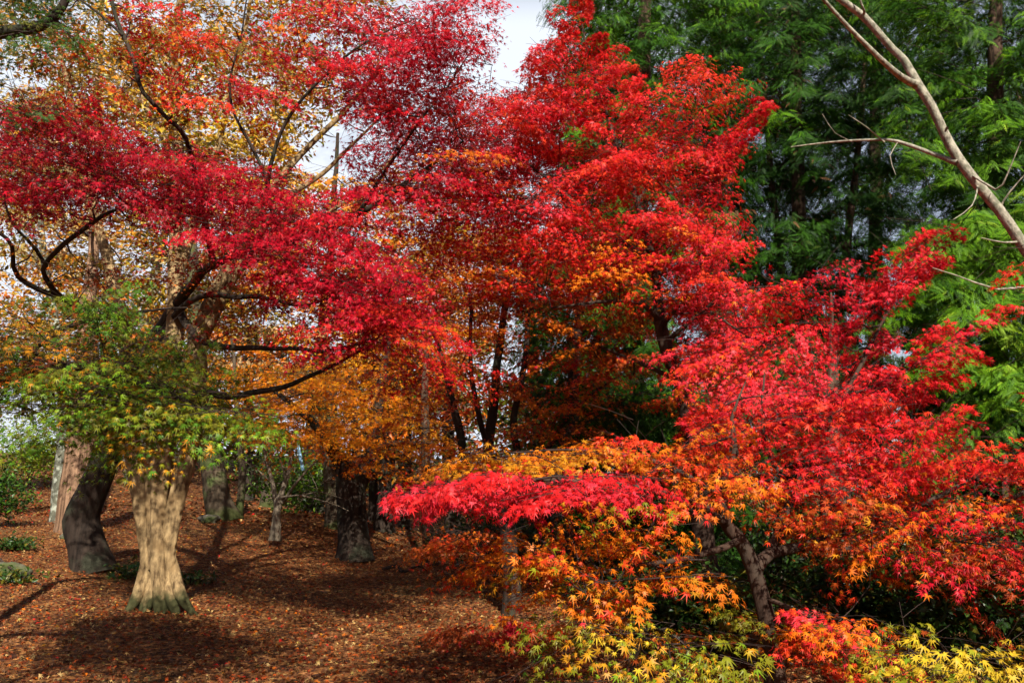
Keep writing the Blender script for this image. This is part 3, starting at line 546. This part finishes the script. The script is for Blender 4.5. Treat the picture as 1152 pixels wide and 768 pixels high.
# red-orange maple clump behind, several thin stems
L_S = dict(s=.092, tpl='m5', m=84, L=.95, W=.34, lift=.03)
tree("maple_tree", "rust-red maple of several thin dark stems, behind the crimson sprays in the middle", at(575, 690, 10),
     [[(575, 690, 10, .105), (575, 640, 10, .098), (572, 590, 10.2, .1), (560, 545, 10.6, .085), (548, 500, 10.9, .075), (560, 420, 11, .06), (570, 330, 11, .045), (575, 270, 11, .02)],
      [(572, 590, 10.2, .07), (590, 540, 10.6, .06), (578, 480, 10.9, .05), (590, 400, 11, .04), (600, 320, 11.2, .02)],
      [(560, 545, 10.6, .07), (525, 520, 10.8, .06), (512, 470, 11, .055), (500, 410, 11.2, .035), (480, 350, 11.4, .015)],
      [(548, 500, 10.9, .045), (530, 430, 11, .035), (530, 330, 11.2, .02)],
      [(590, 540, 10.6, .04), (640, 470, 10.4, .025), (700, 420, 10.4, .012)]],
     [dict(poly=[(430, 400), (520, 370), (560, 440), (520, 500), (440, 470)], d=(9.5, 12), n=18, pal=dict(scar=2, org=4, red=1, rust=1), **L_S),
      dict(poly=[(470, 270), (640, 260), (660, 340), (560, 370), (470, 350)], d=(10, 12), n=46, pal=dict(scar=3, red=2, org=2, rust=2), **L_S),
      dict(poly=[(560, 410), (680, 420), (720, 460), (640, 490), (540, 480)], d=(9.5, 11.5), n=32, pal=dict(org=3, scar=2, rust=2, gold=.7), **L_S),
      dict(poly=[(480, 580), (560, 580), (560, 620), (500, 620)], d=(10, 12), n=12, pal=dict(rust=3, org=2), **L_S),
      dict(poly=[(490, 690), (590, 690), (640, 715), (560, 725), (500, 715)], d=(7.2, 8.2), n=12, pal=dict(rust=3, crim=1, scar=1), **{**L_S, 'L': .5, 'wood': 0})],
     wig=.04, twig_r=.008)

# cypresses at the right
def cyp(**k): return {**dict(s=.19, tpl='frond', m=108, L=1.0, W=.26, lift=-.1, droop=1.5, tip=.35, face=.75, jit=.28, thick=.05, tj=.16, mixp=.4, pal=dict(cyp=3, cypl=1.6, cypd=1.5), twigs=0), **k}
def cypress(label, base, top, zones, r=.2, extra=()):
    b = np.array(base, float)
    tree("cypress_tree", label, at(*base), [[(base[0], base[1], base[2], r), ((base[0] * 2 + top[0]) / 3, (base[1] * 2 + top[1]) / 3, (base[2] * 2 + top[2]) / 3, r * .85), ((base[0] + 2 * top[0]) / 3, (base[1] + 2 * top[1]) / 3, (base[2] + top[2] * 2) / 3, r * .6), (*top, r * .3)], *extra],
         zones, bark=M_CEDAR, twig=M_TWIG, leafm=M_NEEDLE, cat="cypress", group="cypresses behind the maples", wig=.02, minr=.025, twig_r=.01)
cypress("dark green cypress just behind the scarlet maple's pointed top", (705, 655, 13.5), (735, -260, 13.5),
        [cyp(poly=[(640, -60), (800, -60), (840, 100), (800, 260), (700, 320), (640, 200), (630, 60)], d=(11.5, 15.5), n=391),
         cyp(poly=[(590, 270), (720, 280), (760, 500), (640, 480), (600, 380)], d=(11.5, 14.5), n=162, pal=dict(cyp=3, cypd=2, cypl=1))])
cypress("cypress with bare brown inner twigs and sky gaps, right of the scarlet maple", (905, 660, 14), (890, -260, 14),
        [cyp(poly=[(800, -60), (1000, -60), (1010, 140), (900, 160), (850, 110)], d=(12, 16), n=256, pal=dict(cyp=3, cypd=2, cypl=.6, dead=.12)),
         cyp(poly=[(800, 120), (1000, 150), (1020, 300), (900, 420), (800, 420)], d=(12, 16), n=202, pal=dict(cyp=2, cypd=3, dead=.15)),
         cyp(poly=[(800, 380), (960, 360), (960, 480), (820, 520)], d=(12, 15), n=121, pal=dict(cypd=3, cyp=2)),
         dict(poly=[(870, 130), (1000, 120), (1010, 290), (880, 300)], d=(13, 14.6), n=40, L=.9, W=.5, bare=1, pal=dict(dead=1), flat=1.)], r=.16,
        extra=[[(880, 650, 14.5, .13), (884, 400, 14.6, .09), (868, 200, 14.7, .06), (845, -60, 14.8, .03)], [(940, 650, 14.2, .12), (938, 400, 14.2, .09), (962, 200, 14.2, .06), (985, -60, 14.3, .03)]])
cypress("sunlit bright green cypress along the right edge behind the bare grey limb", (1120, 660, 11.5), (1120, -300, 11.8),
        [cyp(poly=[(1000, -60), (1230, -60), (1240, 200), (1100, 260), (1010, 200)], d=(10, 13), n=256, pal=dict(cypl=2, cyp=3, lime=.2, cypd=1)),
         cyp(poly=[(1040, 240), (1240, 220), (1240, 420), (1080, 480), (1030, 380)], d=(9.3, 12), n=229, pal=dict(cypl=4, cyp=2, lime=.6)),  # lighter greens put the sunlit look into the sprays
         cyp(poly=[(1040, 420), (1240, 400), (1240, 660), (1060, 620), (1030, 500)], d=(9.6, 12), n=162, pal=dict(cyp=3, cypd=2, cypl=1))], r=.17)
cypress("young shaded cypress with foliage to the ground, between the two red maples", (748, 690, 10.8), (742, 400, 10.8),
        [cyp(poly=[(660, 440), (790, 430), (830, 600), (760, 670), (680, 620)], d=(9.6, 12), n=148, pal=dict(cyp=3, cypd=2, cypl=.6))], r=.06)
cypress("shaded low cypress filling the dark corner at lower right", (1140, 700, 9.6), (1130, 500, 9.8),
        [cyp(poly=[(1000, 620), (1230, 600), (1240, 760), (1040, 760)], d=(8.6, 11), n=121, pal=dict(cypd=3, cyp=1))], r=.08)  # darkest greens paint the corner's shade into the foliage

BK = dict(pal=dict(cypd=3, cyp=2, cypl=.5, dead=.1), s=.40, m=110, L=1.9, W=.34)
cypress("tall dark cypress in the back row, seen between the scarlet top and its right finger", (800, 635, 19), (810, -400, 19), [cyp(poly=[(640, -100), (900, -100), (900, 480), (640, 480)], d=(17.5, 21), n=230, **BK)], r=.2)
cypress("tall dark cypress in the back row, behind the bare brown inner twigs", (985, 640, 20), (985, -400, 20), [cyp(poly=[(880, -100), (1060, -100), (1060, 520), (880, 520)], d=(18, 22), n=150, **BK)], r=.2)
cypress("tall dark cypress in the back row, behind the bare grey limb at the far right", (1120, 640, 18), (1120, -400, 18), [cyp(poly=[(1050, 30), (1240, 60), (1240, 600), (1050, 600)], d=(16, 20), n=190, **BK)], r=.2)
tree("maple_tree", "added red maple out of view behind the camera, put there to shade the near litter", (-3.2, -1.2, float(ground(-3.2, -1.2))),  # extra tree that never enters the frame, added for its shade
     [[(-3.2, -1.2, 0, .16), (-3.1, -1.1, 1.5, .14), (-2.8, -.8, 3, .12), (-2.2, 0, 4.4, .08), (-1.2, 1.2, 5.3, .05), (0, 2.6, 5.8, .02)],
      [(-2.8, -.8, 3, .08), (-2.9, .6, 4.4, .05), (-2.4, 2.2, 5.3, .02)], [(-2.2, 0, 4.4, .05), (-.8, .4, 5, .035), (.8, 1.6, 5.4, .012)]],
     [dict(box=(-3.0, .5, -.6, 3.4, 5.2, 6.8), n=96, pal=dict(red=3, crim=2, scar=2), **{**C_S, 'm': 80}), dict(box=(-4, 0, -2, 1, 4, 6), n=14, pal=dict(red=3, crim=2), **C_S)], world=True)
# bare grey limb crossing the upper right corner
tree("bare_tree", "leaning leafless tree with smooth grey bark crossing the upper right corner", at(1330, 800, 6.2),
     [[(1330, 800, 6.2, 0.102), (1290, 620, 6.2, 0.081), (1240, 440, 6.2, 0.064), (1180, 320, 6.2, 0.049), (1148, 272, 6.2, 0.045), (1124, 236, 6.2, 0.043), (1100, 207, 6.2, 0.043), (1078, 178, 6.2, 0.040), (1062, 150, 6.2, 0.036), (1048, 122, 6.2, 0.035), (1031, 95, 6.2, 0.037), (1018, 68, 6.25, 0.031), (1005, 55, 6.3, 0.031), (972, 18, 6.3, 0.031), (935, -8, 6.3, 0.025), (880, -60, 6.4, .015)],
      [(1031, 95, 6.2, .034), (1015, 86, 6.1, .028), (990, 66, 6.0, .022), (955, 32, 5.9, .018), (922, -5, 5.8, .014)],
      [(1078, 183, 6.2, .03), (1058, 177, 6.3, .02), (1010, 160, 6.5, .015), (985, 159, 6.6, .012), (930, 162, 6.8, .009), (890, 166, 6.9, .004)],
      [(995, 160, 6.55, .008), (975, 143, 6.5, .005), (955, 130, 6.5, .003)],
      [(1090, 195, 6.2, .012), (1120, 215, 6.0, .009), (1135, 195, 5.9, .006), (1150, 160, 5.8, .004)],
      [(1240, 440, 6.2, .03), (1180, 330, 5.9, .012), (1120, 325, 5.8, .009), (1075, 308, 5.8, .005), (1050, 300, 5.8, .003)],
      [(1148, 272, 6.2, .012), (1130, 274, 6.1, .008), (1105, 268, 6.0, .004)],
      [(1124, 236, 6.2, .01), (1138, 215, 6.1, .007), (1160, 190, 6.0, .003)], [(1062, 150, 6.2, .012), (1066, 143, 6.15, .01)], [(1010, 160, 6.5, .006), (1000, 175, 6.4, .004), (1006, 196, 6.3, .002)], [(960, 160, 6.7, .005), (940, 150, 6.6, .003), (925, 128, 6.6, .002)],
      [(1100, 207, 6.2, .008), (1092, 230, 6.0, .005), (1070, 246, 5.9, .003)],
      [(972, 18, 6.3, .014), (968, 5, 6.2, .009), (960, -20, 6.2, .006)]], [], bark=M_GREY, lump=.09, wig=.02, sides=20)

# other trunks of the wood
def plain(name, label, pts, bark, zones=(), extra=(), **k):
    tree(name, label, at(*pts[0][:3]), [pts, *extra], list(zones), bark=bark, **k)
plain("shaggy_tree", "tree with broad brown shaggy trunk behind the dark leaning maple", [(86, 602, 15, .33), (88, 560, 15, .31), (92, 510, 15, .31), (95, 440, 15, .26), (98, 380, 15.1, .16), (104, 280, 15.3, .1), (110, 150, 15.5, .07), (116, -60, 15.6, .04)], M_SHAG,
      [dict(poly=[(-40, -80), (200, -80), (210, 120), (100, 220), (-40, 180)], d=(13.5, 17), n=60, pal=dict(straw=2, gold=1, olive=2, yg=1), **{**E_S, 'm': 60, 's': .13, 'L': 1.1})], sides=32, lump=.08, twig_r=.01, minr=.03, leafm=M_SHRUB)
plain("lichen_tree", "slender tree with grey lichen-spotted trunk left of the brown shaggy one", [(68, 590, 16.5, .19), (70, 540, 16.5, .17), (74, 470, 16.5, .15), (68, 400, 16.6, .11), (46, 260, 17, .06), (40, 120, 17, .02)], M_LICHEN,
      [dict(poly=[(-60, 300), (70, 290), (110, 420), (40, 470), (-60, 450)], d=(15, 18), n=36, pal=dict(gold=2, org=1, olive=2, straw=1), **{**E_S, 'm': 60, 's': .13, 'L': 1.1}),
       dict(poly=[(0, 50), (140, 30), (150, 260), (20, 280)], d=(15, 18), n=30, pal=dict(straw=2, gold=1, tan=1), **{**E_S, 'm': 50, 's': .13, 'L': 1.1})], twig_r=.01, leafm=M_SHRUB)
plain("mossy_tree", "leaning tree with mossy green foot behind the pale trunk", [(254, 585, 19, .36), (246, 560, 19, .3), (240, 530, 19, .27), (232, 490, 19, .25), (222, 400, 19, .2), (215, 250, 19, .12)], M_MOSSY,
      [dict(poly=[(150, 260), (300, 240), (320, 420), (200, 440)], d=(17.5, 21), n=50, pal=dict(org=2, gold=2, olive=2, rust=1), **{**E_S, 'm': 30, 's': .12, 'L': 1.3})], twig_r=.012, leafm=M_SHRUB, extra=[[(268, 588, 19.6, .1), (272, 540, 19.6, .09), (268, 470, 19.6, .07), (260, 380, 19.6, .03)]])
# small leafless sapling
plain("bare_sapling", "small leafless sapling with fine spreading twigs, left of the orange maple's trunk", [(309, 604, 16, .10), (311, 585, 16, .085), (313, 565, 16, .07), (322, 540, 16, .045), (328, 515, 16, .03), (330, 490, 16, .015)], M_TWIGPALE,
      extra=[[(312, 575, 16, .06), (308, 545, 16.1, .04), (300, 520, 16.2, .025), (295, 490, 16.3, .012)], [(318, 565, 16, .04), (328, 548, 15.8, .03), (345, 530, 15.6, .022), (362, 515, 15.5, .012)],
             [(316, 560, 16, .03), (324, 558, 15.7, .022), (340, 556, 15.5, .016), (372, 566, 15.2, .01), (392, 575, 15.1, .005)], [(322, 545, 16, .03), (318, 525, 15.7, .02), (312, 505, 15.5, .01)], [(340, 556, 15.5, .014), (360, 552, 15.4, .01), (385, 560, 15.3, .005)],
             [(308, 545, 16.1, .02), (290, 530, 15.9, .014), (270, 515, 15.8, .008)]],
      zones=[dict(poly=[(285, 490), (370, 490), (390, 570), (330, 560), (290, 540)], d=(15, 17), n=26, L=.7, W=.5, bare=1, pal=dict(dead=1), flat=1.)], twig=M_TWIGPALE, twig_r=.009, lump=.04, minr=.014)
plain("slim_trunk_tree", "slim brown trunk in shade left of the low orange sprays", [(484, 637, 15.5, .15), (483, 610, 15.5, .12), (481, 570, 15.5, .11), (478, 500, 15.6, .09), (480, 380, 15.8, .05)], M_CEDAR)
plain("dark_trunk_tree", "dark trunk behind the lowest orange sprays, right of the rust-red clump", [(650, 675, 11, .17), (648, 640, 11, .14), (645, 580, 11, .13), (640, 500, 11.2, .11), (650, 380, 11.5, .07), (660, 250, 11.8, .03)], M_BARK)
plain("straight_cypress_trunk_tree", "pale brown straight trunk standing in shade behind the forked foreground trunk", [(955, 705, 9, .21), (948, 660, 9, .19), (943, 620, 9, .18), (940, 560, 9.1, .17), (938, 480, 9.2, .1), (935, 400, 9.3, .05), (934, 330, 9.3, .012)], M_CEDAR)
plain("thin_shaded_tree", "thin rusty trunk in shade right of the pale brown straight one", [(1030, 702, 10, .14), (1026, 650, 10, .12), (1022, 600, 10, .1), (1018, 480, 10.2, .05), (1016, 400, 10.4, .012)], M_CEDAR)
for px, py, d, r, tx, lab in ((278, 566, 25, .2, 280, "short grey trunk far back, between the mossy tree and the sapling"), (301, 572, 24, .2, 300, "pale trunk far back beside the sapling"), (376, 600, 18.5, .26, 372, "broad olive trunk in shade just left of the orange maple's trunk"),
                              (420, 596, 21, .14, 421, "thin straight trunk far back, right of the orange maple's trunk"), (432, 606, 19, .24, 436, "dark stub of a trunk in shade between the orange maple and the slim trunk"), (455, 602, 22, .16, 458, "far dark trunk before the gap of light beside the slim trunk"), (510, 612, 20, .22, 505, "far trunk in shade behind the rust-red sprays")):
    plain("woodland_tree", lab, [(px, py, d, r), (px, py - 30, d, r * .85), (tx, py - 90, d, r * .75), (tx, py - 200, d, r * .5)], M_MOSSY if px in (301, 376) else M_BARK, lump=.08,
          zones=[dict(poly=[(tx - 60, py - 210), (tx + 60, py - 210), (tx + 70, py - 100), (tx, py - 70), (tx - 70, py - 100)], d=(d - 1.5, d + 2), n=22, pal=dict(olive=2, gold=1.4, org=1, rust=1, grn=1), **{**E_S, 'm': 34, 's': .15, 'L': 1.5})], leafm=M_SHRUB, twig_r=.012)

G_S = {**E_S, 'm': 120, 's': .2, 'L': 1.9, 'W': .4}
plain("golden_tree", "golden tree far behind the orange maple, glimpsed below the crimson limbs", [(352, 575, 24, .3), (352, 500, 24, .26), (360, 400, 24, .2), (372, 280, 24, .12), (380, 150, 24, .05)], M_BARK,
      [dict(poly=[(230, 250), (380, 190), (560, 200), (590, 330), (520, 440), (260, 430)], d=(21, 27), n=190, pal=dict(gold=3, org=3, yel=1, tan=1.5, rust=1), **G_S)], leafm=M_SHRUB, twig_r=.012, minr=.04)
plain("golden_tree", "pale straw-yellow tree far behind the left trunks, showing through the crimson leaves", [(150, 570, 26, .3), (150, 480, 26, .26), (166, 350, 26, .19), (190, 230, 26, .1), (182, 120, 26, .03)], M_GREY,
      [dict(poly=[(20, 120), (180, 20), (330, 60), (340, 260), (260, 420), (60, 420), (0, 330)], d=(23, 29), n=320, pal=dict(straw=2, gold=3, tan=1, yel=2, org=1, olive=1), **{**G_S, 'm': 140})], leafm=M_SHRUB, twig=M_TWIGPALE, twig_r=.014, minr=.05)
plain("russet_tree", "russet tree behind the dark stems in the middle, in front of the far wood", [(610, 615, 20, .25), (610, 520, 20, .22), (600, 400, 20, .15), (590, 280, 20, .06)], M_BARK,
      [dict(poly=[(430, 300), (620, 250), (720, 330), (700, 480), (560, 520), (440, 480)], d=(17, 22), n=110, pal=dict(rust=3, org=2, scar=1, olive=2, grn=1), **{**G_S, 's': .17})], leafm=M_SHRUB, twig_r=.012, minr=.04)
# broken stump leaning at lower right
s = Tubes(); P = at(np.array([868, 858, 848, 838, 836]), np.array([760, 740, 722, 702, 698]), np.full(5, 7.2))
Pc, rc = curve(P, np.array([.14, .125, .115, .105, .03]), .04); s.add(Pc, rc, 20, .1)
r_ = thing("tree_stump", "broken leaning stump with pale torn top behind the forked trunk", "stump", P[0]); s.build("stump_wood", M_SHAG, r_, P[0])

# ------------------------------------------------------------------ shrubs and ground plants
def shrub(name, label, px, py, d, size, n, pal, s=.07, tpl='oval', group=None, stems=7):
    c = at(px, py, d); c[2] = ground(c[0], c[1]); root = thing(name, label, "shrub", c, group); tb = Tubes(); tips = []
    for _ in range(stems):
        a = rng.uniform(0, 6.28); e = np.array([math.cos(a) * size[0] * rng.uniform(.2, .8), math.sin(a) * size[0] * rng.uniform(.2, .8), size[1] * rng.uniform(.6, 1)])
        t = np.linspace(0, 1, 6)[:, None]; Pb = c + e * t + np.array([0, 0, 1]) * np.sin(t * np.pi) * .1 * size[1]; tb.add(Pb, np.linspace(.012, .004, 6), 5); tips.append(Pb[2:])
    tb.build("stems", M_TWIG, root, c); tips = np.concatenate(tips)
    k = 14; cl = tips[rng.integers(0, len(tips), n // k)] + rng.normal(0, 1, (n // k, 3)) * np.array([size[0], size[0], size[1] * .6]) * .3
    P = (cl[:, None] + rng.normal(0, 1, (len(cl), k, 3)) * np.array([.14, .14, .08]) * max(.6, size[0])).reshape(-1, 3); P[:, 2] = np.maximum(P[:, 2], c[2] + .03)
    Nn = unit(rng.normal(0, .6, P.shape) + np.array([0, -.3, .9])); cc = pick(pal, len(P)) * rng.uniform(.6, 1.2, (len(P), 1))
    V, Fo, kv = leaves(P, Nn, rng.normal(0, 1, P.shape) + (P - c) * .5, s * rng.uniform(.6, 1.3, len(P)), tpl)
    mesh_obj("foliage", V, [Fo], M_SHRUB, root, np.repeat(cc, kv, 0), c)
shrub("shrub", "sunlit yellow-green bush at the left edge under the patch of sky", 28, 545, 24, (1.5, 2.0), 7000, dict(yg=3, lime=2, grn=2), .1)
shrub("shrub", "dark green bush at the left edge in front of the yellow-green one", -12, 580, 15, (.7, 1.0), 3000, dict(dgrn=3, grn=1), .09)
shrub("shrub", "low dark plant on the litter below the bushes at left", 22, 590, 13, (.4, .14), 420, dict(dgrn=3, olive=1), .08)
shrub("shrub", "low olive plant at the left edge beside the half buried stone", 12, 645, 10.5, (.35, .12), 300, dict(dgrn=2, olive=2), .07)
shrub("shrub", "little dark plant between the leaning dark trunk and the pale fluted trunk", 143, 645, 11.5, (.28, .2), 260, dict(dgrn=2, olive=1), .08)
shrub("shrub", "little dark plant just right of the pale fluted trunk", 216, 640, 11.5, (.3, .12), 220, dict(dgrn=2, olive=1), .08)
shrub("shrub", "bright green bush in the shade behind the bare sapling", 345, 590, 21, (1.5, 1.5), 4200, dict(grn=3, lime=1, dgrn=2), .12)
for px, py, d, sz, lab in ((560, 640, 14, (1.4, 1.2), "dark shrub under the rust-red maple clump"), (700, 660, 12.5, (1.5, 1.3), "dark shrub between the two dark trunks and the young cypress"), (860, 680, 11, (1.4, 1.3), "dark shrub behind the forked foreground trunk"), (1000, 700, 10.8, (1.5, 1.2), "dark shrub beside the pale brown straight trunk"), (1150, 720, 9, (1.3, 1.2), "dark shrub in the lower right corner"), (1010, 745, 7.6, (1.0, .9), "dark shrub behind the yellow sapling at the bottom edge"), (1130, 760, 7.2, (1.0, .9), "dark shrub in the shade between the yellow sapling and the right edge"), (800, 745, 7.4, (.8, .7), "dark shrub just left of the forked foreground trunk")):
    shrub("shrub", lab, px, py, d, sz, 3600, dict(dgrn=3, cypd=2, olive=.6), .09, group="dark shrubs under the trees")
# far wood that closes the view
def woods(name, segs, n, pal, s):
    V_, F_, c_, off = [], [], [], 0
    tb = Tubes()
    for (x0, y0, x1, y1, h) in segs:
        t = rng.uniform(0, 1, n); x = x0 + (x1 - x0) * t + rng.normal(0, 2, n); y = y0 + (y1 - y0) * t + rng.normal(0, 1.8, n)
        hh = h * (.75 + .25 * np.sin(t * 19 + x0) + .12 * np.sin(t * 53)); z = ground(x, y) + hh * rng.uniform(0, 1, n) ** .8
        P = np.stack([x, y, z], -1); cl = unit(rng.normal(0, .7, P.shape) + np.array([0, -.6, .7]))
        b = (np.sin(x * .9) + np.sin(y * 1.1 + 2) + np.sin(z * 1.3 + x * .3)) > rng.normal(0, .6, n)
        P, cl = P[b], cl[b]
        V, Fo, kv = leaves(P, cl, rng.normal(0, 1, P.shape), s * rng.uniform(.6, 1.3, len(P)), 'oval')
        V_.append(V); F_.append(Fo + off); off += len(V); c_.append(np.repeat(pick(pal, len(P)) * rng.uniform(.6, 1.2, (len(P), 1)), kv, 0))
    o = mesh_obj(name, np.concatenate(V_), [np.concatenate(F_)], M_SHRUB, None, np.concatenate(c_)); o['kind'] = 'stuff'
woods("distant_woods", [(-13.5, 34, 4, 30, 5.5), (3, 29, 30, 24, 9), (-14, 42, 8, 40, 7), (8, 17, 24, 13, 4)], 9000, dict(olive=3, dgrn=3, brown=2, grn=1, gold=.5), .42)

woods('distant_woods', [(-36, -20, 36, -24, 12), (-34, -20, -30, 26, 11), (33, -20, 30, 16, 11)], 6000, dict(olive=3, dgrn=3, rust=2, brown=2), 1.1)  # unseen wood behind and beside the camera, added to cut low sky light
# ------------------------------------------------------------------ small things
# ribbon tied to a twig
P = at(np.array([335.0, 336, 338.5, 341]), np.array([494.0, 505, 517, 529]), np.full(4, 14.6))
wv = np.array([.03, 0, 0]); V = np.concatenate([P - wv * np.array([.4, 1, .9, 1.1])[:, None], P + wv * np.array([.4, 1, .9, 1.1])[:, None] + np.array([0, .012, 0])])
V = np.concatenate([V, V + np.array([0, .004, 0])]); q = [(i, i + 1, i + 5, i + 4) for i in range(3)] + [(i + 8, i + 12, i + 13, i + 9) for i in range(3)] + [(i, i + 8, i + 9, i + 1) for i in range(3)] + [(i + 4, i + 5, i + 13, i + 12) for i in range(3)]
m, t, o = new_mat("blue_plastic"); p = N(t, 'ShaderNodeBsdfPrincipled'); nn = N(t, 'ShaderNodeTexNoise'); nn.inputs['Scale'].default_value = 14
cr = N(t, 'ShaderNodeValToRGB'); cr.color_ramp.elements[0].color = (.1, .35, .62, 1); cr.color_ramp.elements[1].color = (.42, .68, .85, 1); t.links.new(nn.outputs['Fac'], cr.inputs[0]); t.links.new(cr.outputs[0], p.inputs['Base Color']); t.links.new(p.outputs[0], o.inputs[0])
tag(mesh_obj("ribbon", V, [np.array(q)], m), "pale blue ribbon hanging from a twig beside the orange maple", "ribbon")

# stones
def rock_mat():
    return bark_mat("mossy_stone", (.05, .045, .035), (.14, .125, .095), (.06, .075, .025), scale=8, stretch=1, bump=.5)
M_ROCK = rock_mat()
def rock(label, px, py, d, sz):
    import bmesh
    bm = bmesh.new(); bmesh.ops.create_icosphere(bm, subdivisions=4, radius=1)
    V = np.array([v.co for v in bm.verts]); Fi = np.array([[v.index for v in f.verts] for f in bm.faces]); bm.free()
    f = 1 + sum(.13 / k * np.sin(V @ rng.normal(0, 2.2 * k, 3) + rng.uniform(0, 6)) for k in (1, 1, 2, 3, 4)); V = V * f[:, None] * np.array(sz)
    c = at(px, py, d); c[2] = ground(c[0], c[1]) + sz[2] * .3
    tag(mesh_obj("stone", V + c, [Fi], M_ROCK, None, loc=c, smooth=True), label, "stone", "stones in the leaf litter")
rock("pale stone at the foot of the mossy leaning tree", 235, 584, 18, (.22, .16, .13))
rock("flat dark stone half buried near the left edge of the clearing", 8, 645, 11, (.3, .2, .12))
rock("small stone in the litter left of the brown shaggy trunk", 75, 607, 14.3, (.12, .1, .08))
# fallen branch
s = Tubes(); pts_ = [(432, 622, 14.5), (445, 628, 14.2), (455, 632, 14), (470, 622, 14.2), (482, 624, 14.3)]
P = at(*np.array(pts_, float).T); P[:, 2] = ground(P[:, 0], P[:, 1]) + np.array([.02, .1, .04, .14, .05]); Pc, rc = curve(P, np.array([.03, .035, .03, .022, .01]), .08, .01); s.add(Pc, rc, 8, .05)
root = thing("fallen_branch", "crooked fallen branch on the shaded slope right of the orange maple", "branch", P[0]); s.build("wood", M_TWIG, root, P[0])
s = Tubes(); pts_ = [(0, 612, 11), (14, 620, 10.8), (30, 625, 10.6), (55, 625, 10.4)]
P = at(*np.array(pts_, float).T); P[:, 2] = ground(P[:, 0], P[:, 1]) + np.array([.2, .12, .05, .02]); Pc, rc = curve(P, np.array([.016, .014, .012, .006]), .06, .01); s.add(Pc, rc, 6, .05)
root = thing("fallen_branch", "thin dead stick lying at the left edge of the clearing", "branch", P[0]); s.build("wood", M_TWIG, root, P[0])

# white house far beyond the rise, glimpsed between the trunks
def boxes(B):
    V = []; Q = []
    for (x0, x1, y0, y1, z0, z1) in B:
        k = len(V); V += [(x0, y0, z0), (x1, y0, z0), (x1, y1, z0), (x0, y1, z0), (x0, y0, z1), (x1, y0, z1), (x1, y1, z1), (x0, y1, z1)]
        Q += [tuple(k + i for i in f) for f in ((0, 3, 2, 1), (4, 5, 6, 7), (0, 1, 5, 4), (1, 2, 6, 5), (2, 3, 7, 6), (3, 0, 4, 7))]
    return np.array(V, float), [np.array(Q)]
h = at(140, 520, 36); hz = ground(h[0], h[1]); h[2] = hz
root = thing("white_house", "small white house far beyond the rise, glimpsed between the trunks", "house", h)
M_WALL = bark_mat("white_plaster", (.66, .65, .6), (.8, .79, .74), scale=3, stretch=1, bump=.05); M_DARK = bark_mat("dark_glass", (.02, .022, .025), (.04, .042, .045), scale=2, stretch=1, bump=0, rough=.2); M_ROOF = bark_mat("grey_tiles", (.08, .08, .085), (.16, .16, .165), scale=6, stretch=1)
x, y, z = h
V, Q = boxes([(x - 2.4, x + 2.4, y, y + 4, z - 1, z + 2.4)]); mesh_obj("wall", V, Q, M_WALL, root, loc=h)
V, Q = boxes([(x - 1.5, x - .2, y - .05, y - .003, z + .9, z + 1.9)]); wn = mesh_obj("window", V, Q, M_DARK, root, loc=h)
V = np.array([(x - 2.8, y - .5, z + 2.35), (x + 2.8, y - .5, z + 2.35), (x + 2.8, y + 4.5, z + 2.35), (x - 2.8, y + 4.5, z + 2.35), (x - 2.8, y + 2, z + 3.9), (x + 2.8, y + 2, z + 3.9)]); mesh_obj("roof", V, [np.array([(0, 1, 5, 4), (3, 4, 5, 2), (0, 3, 2, 1)]), np.array([(0, 4, 3), (1, 2, 5)])], M_ROOF, root, loc=h)
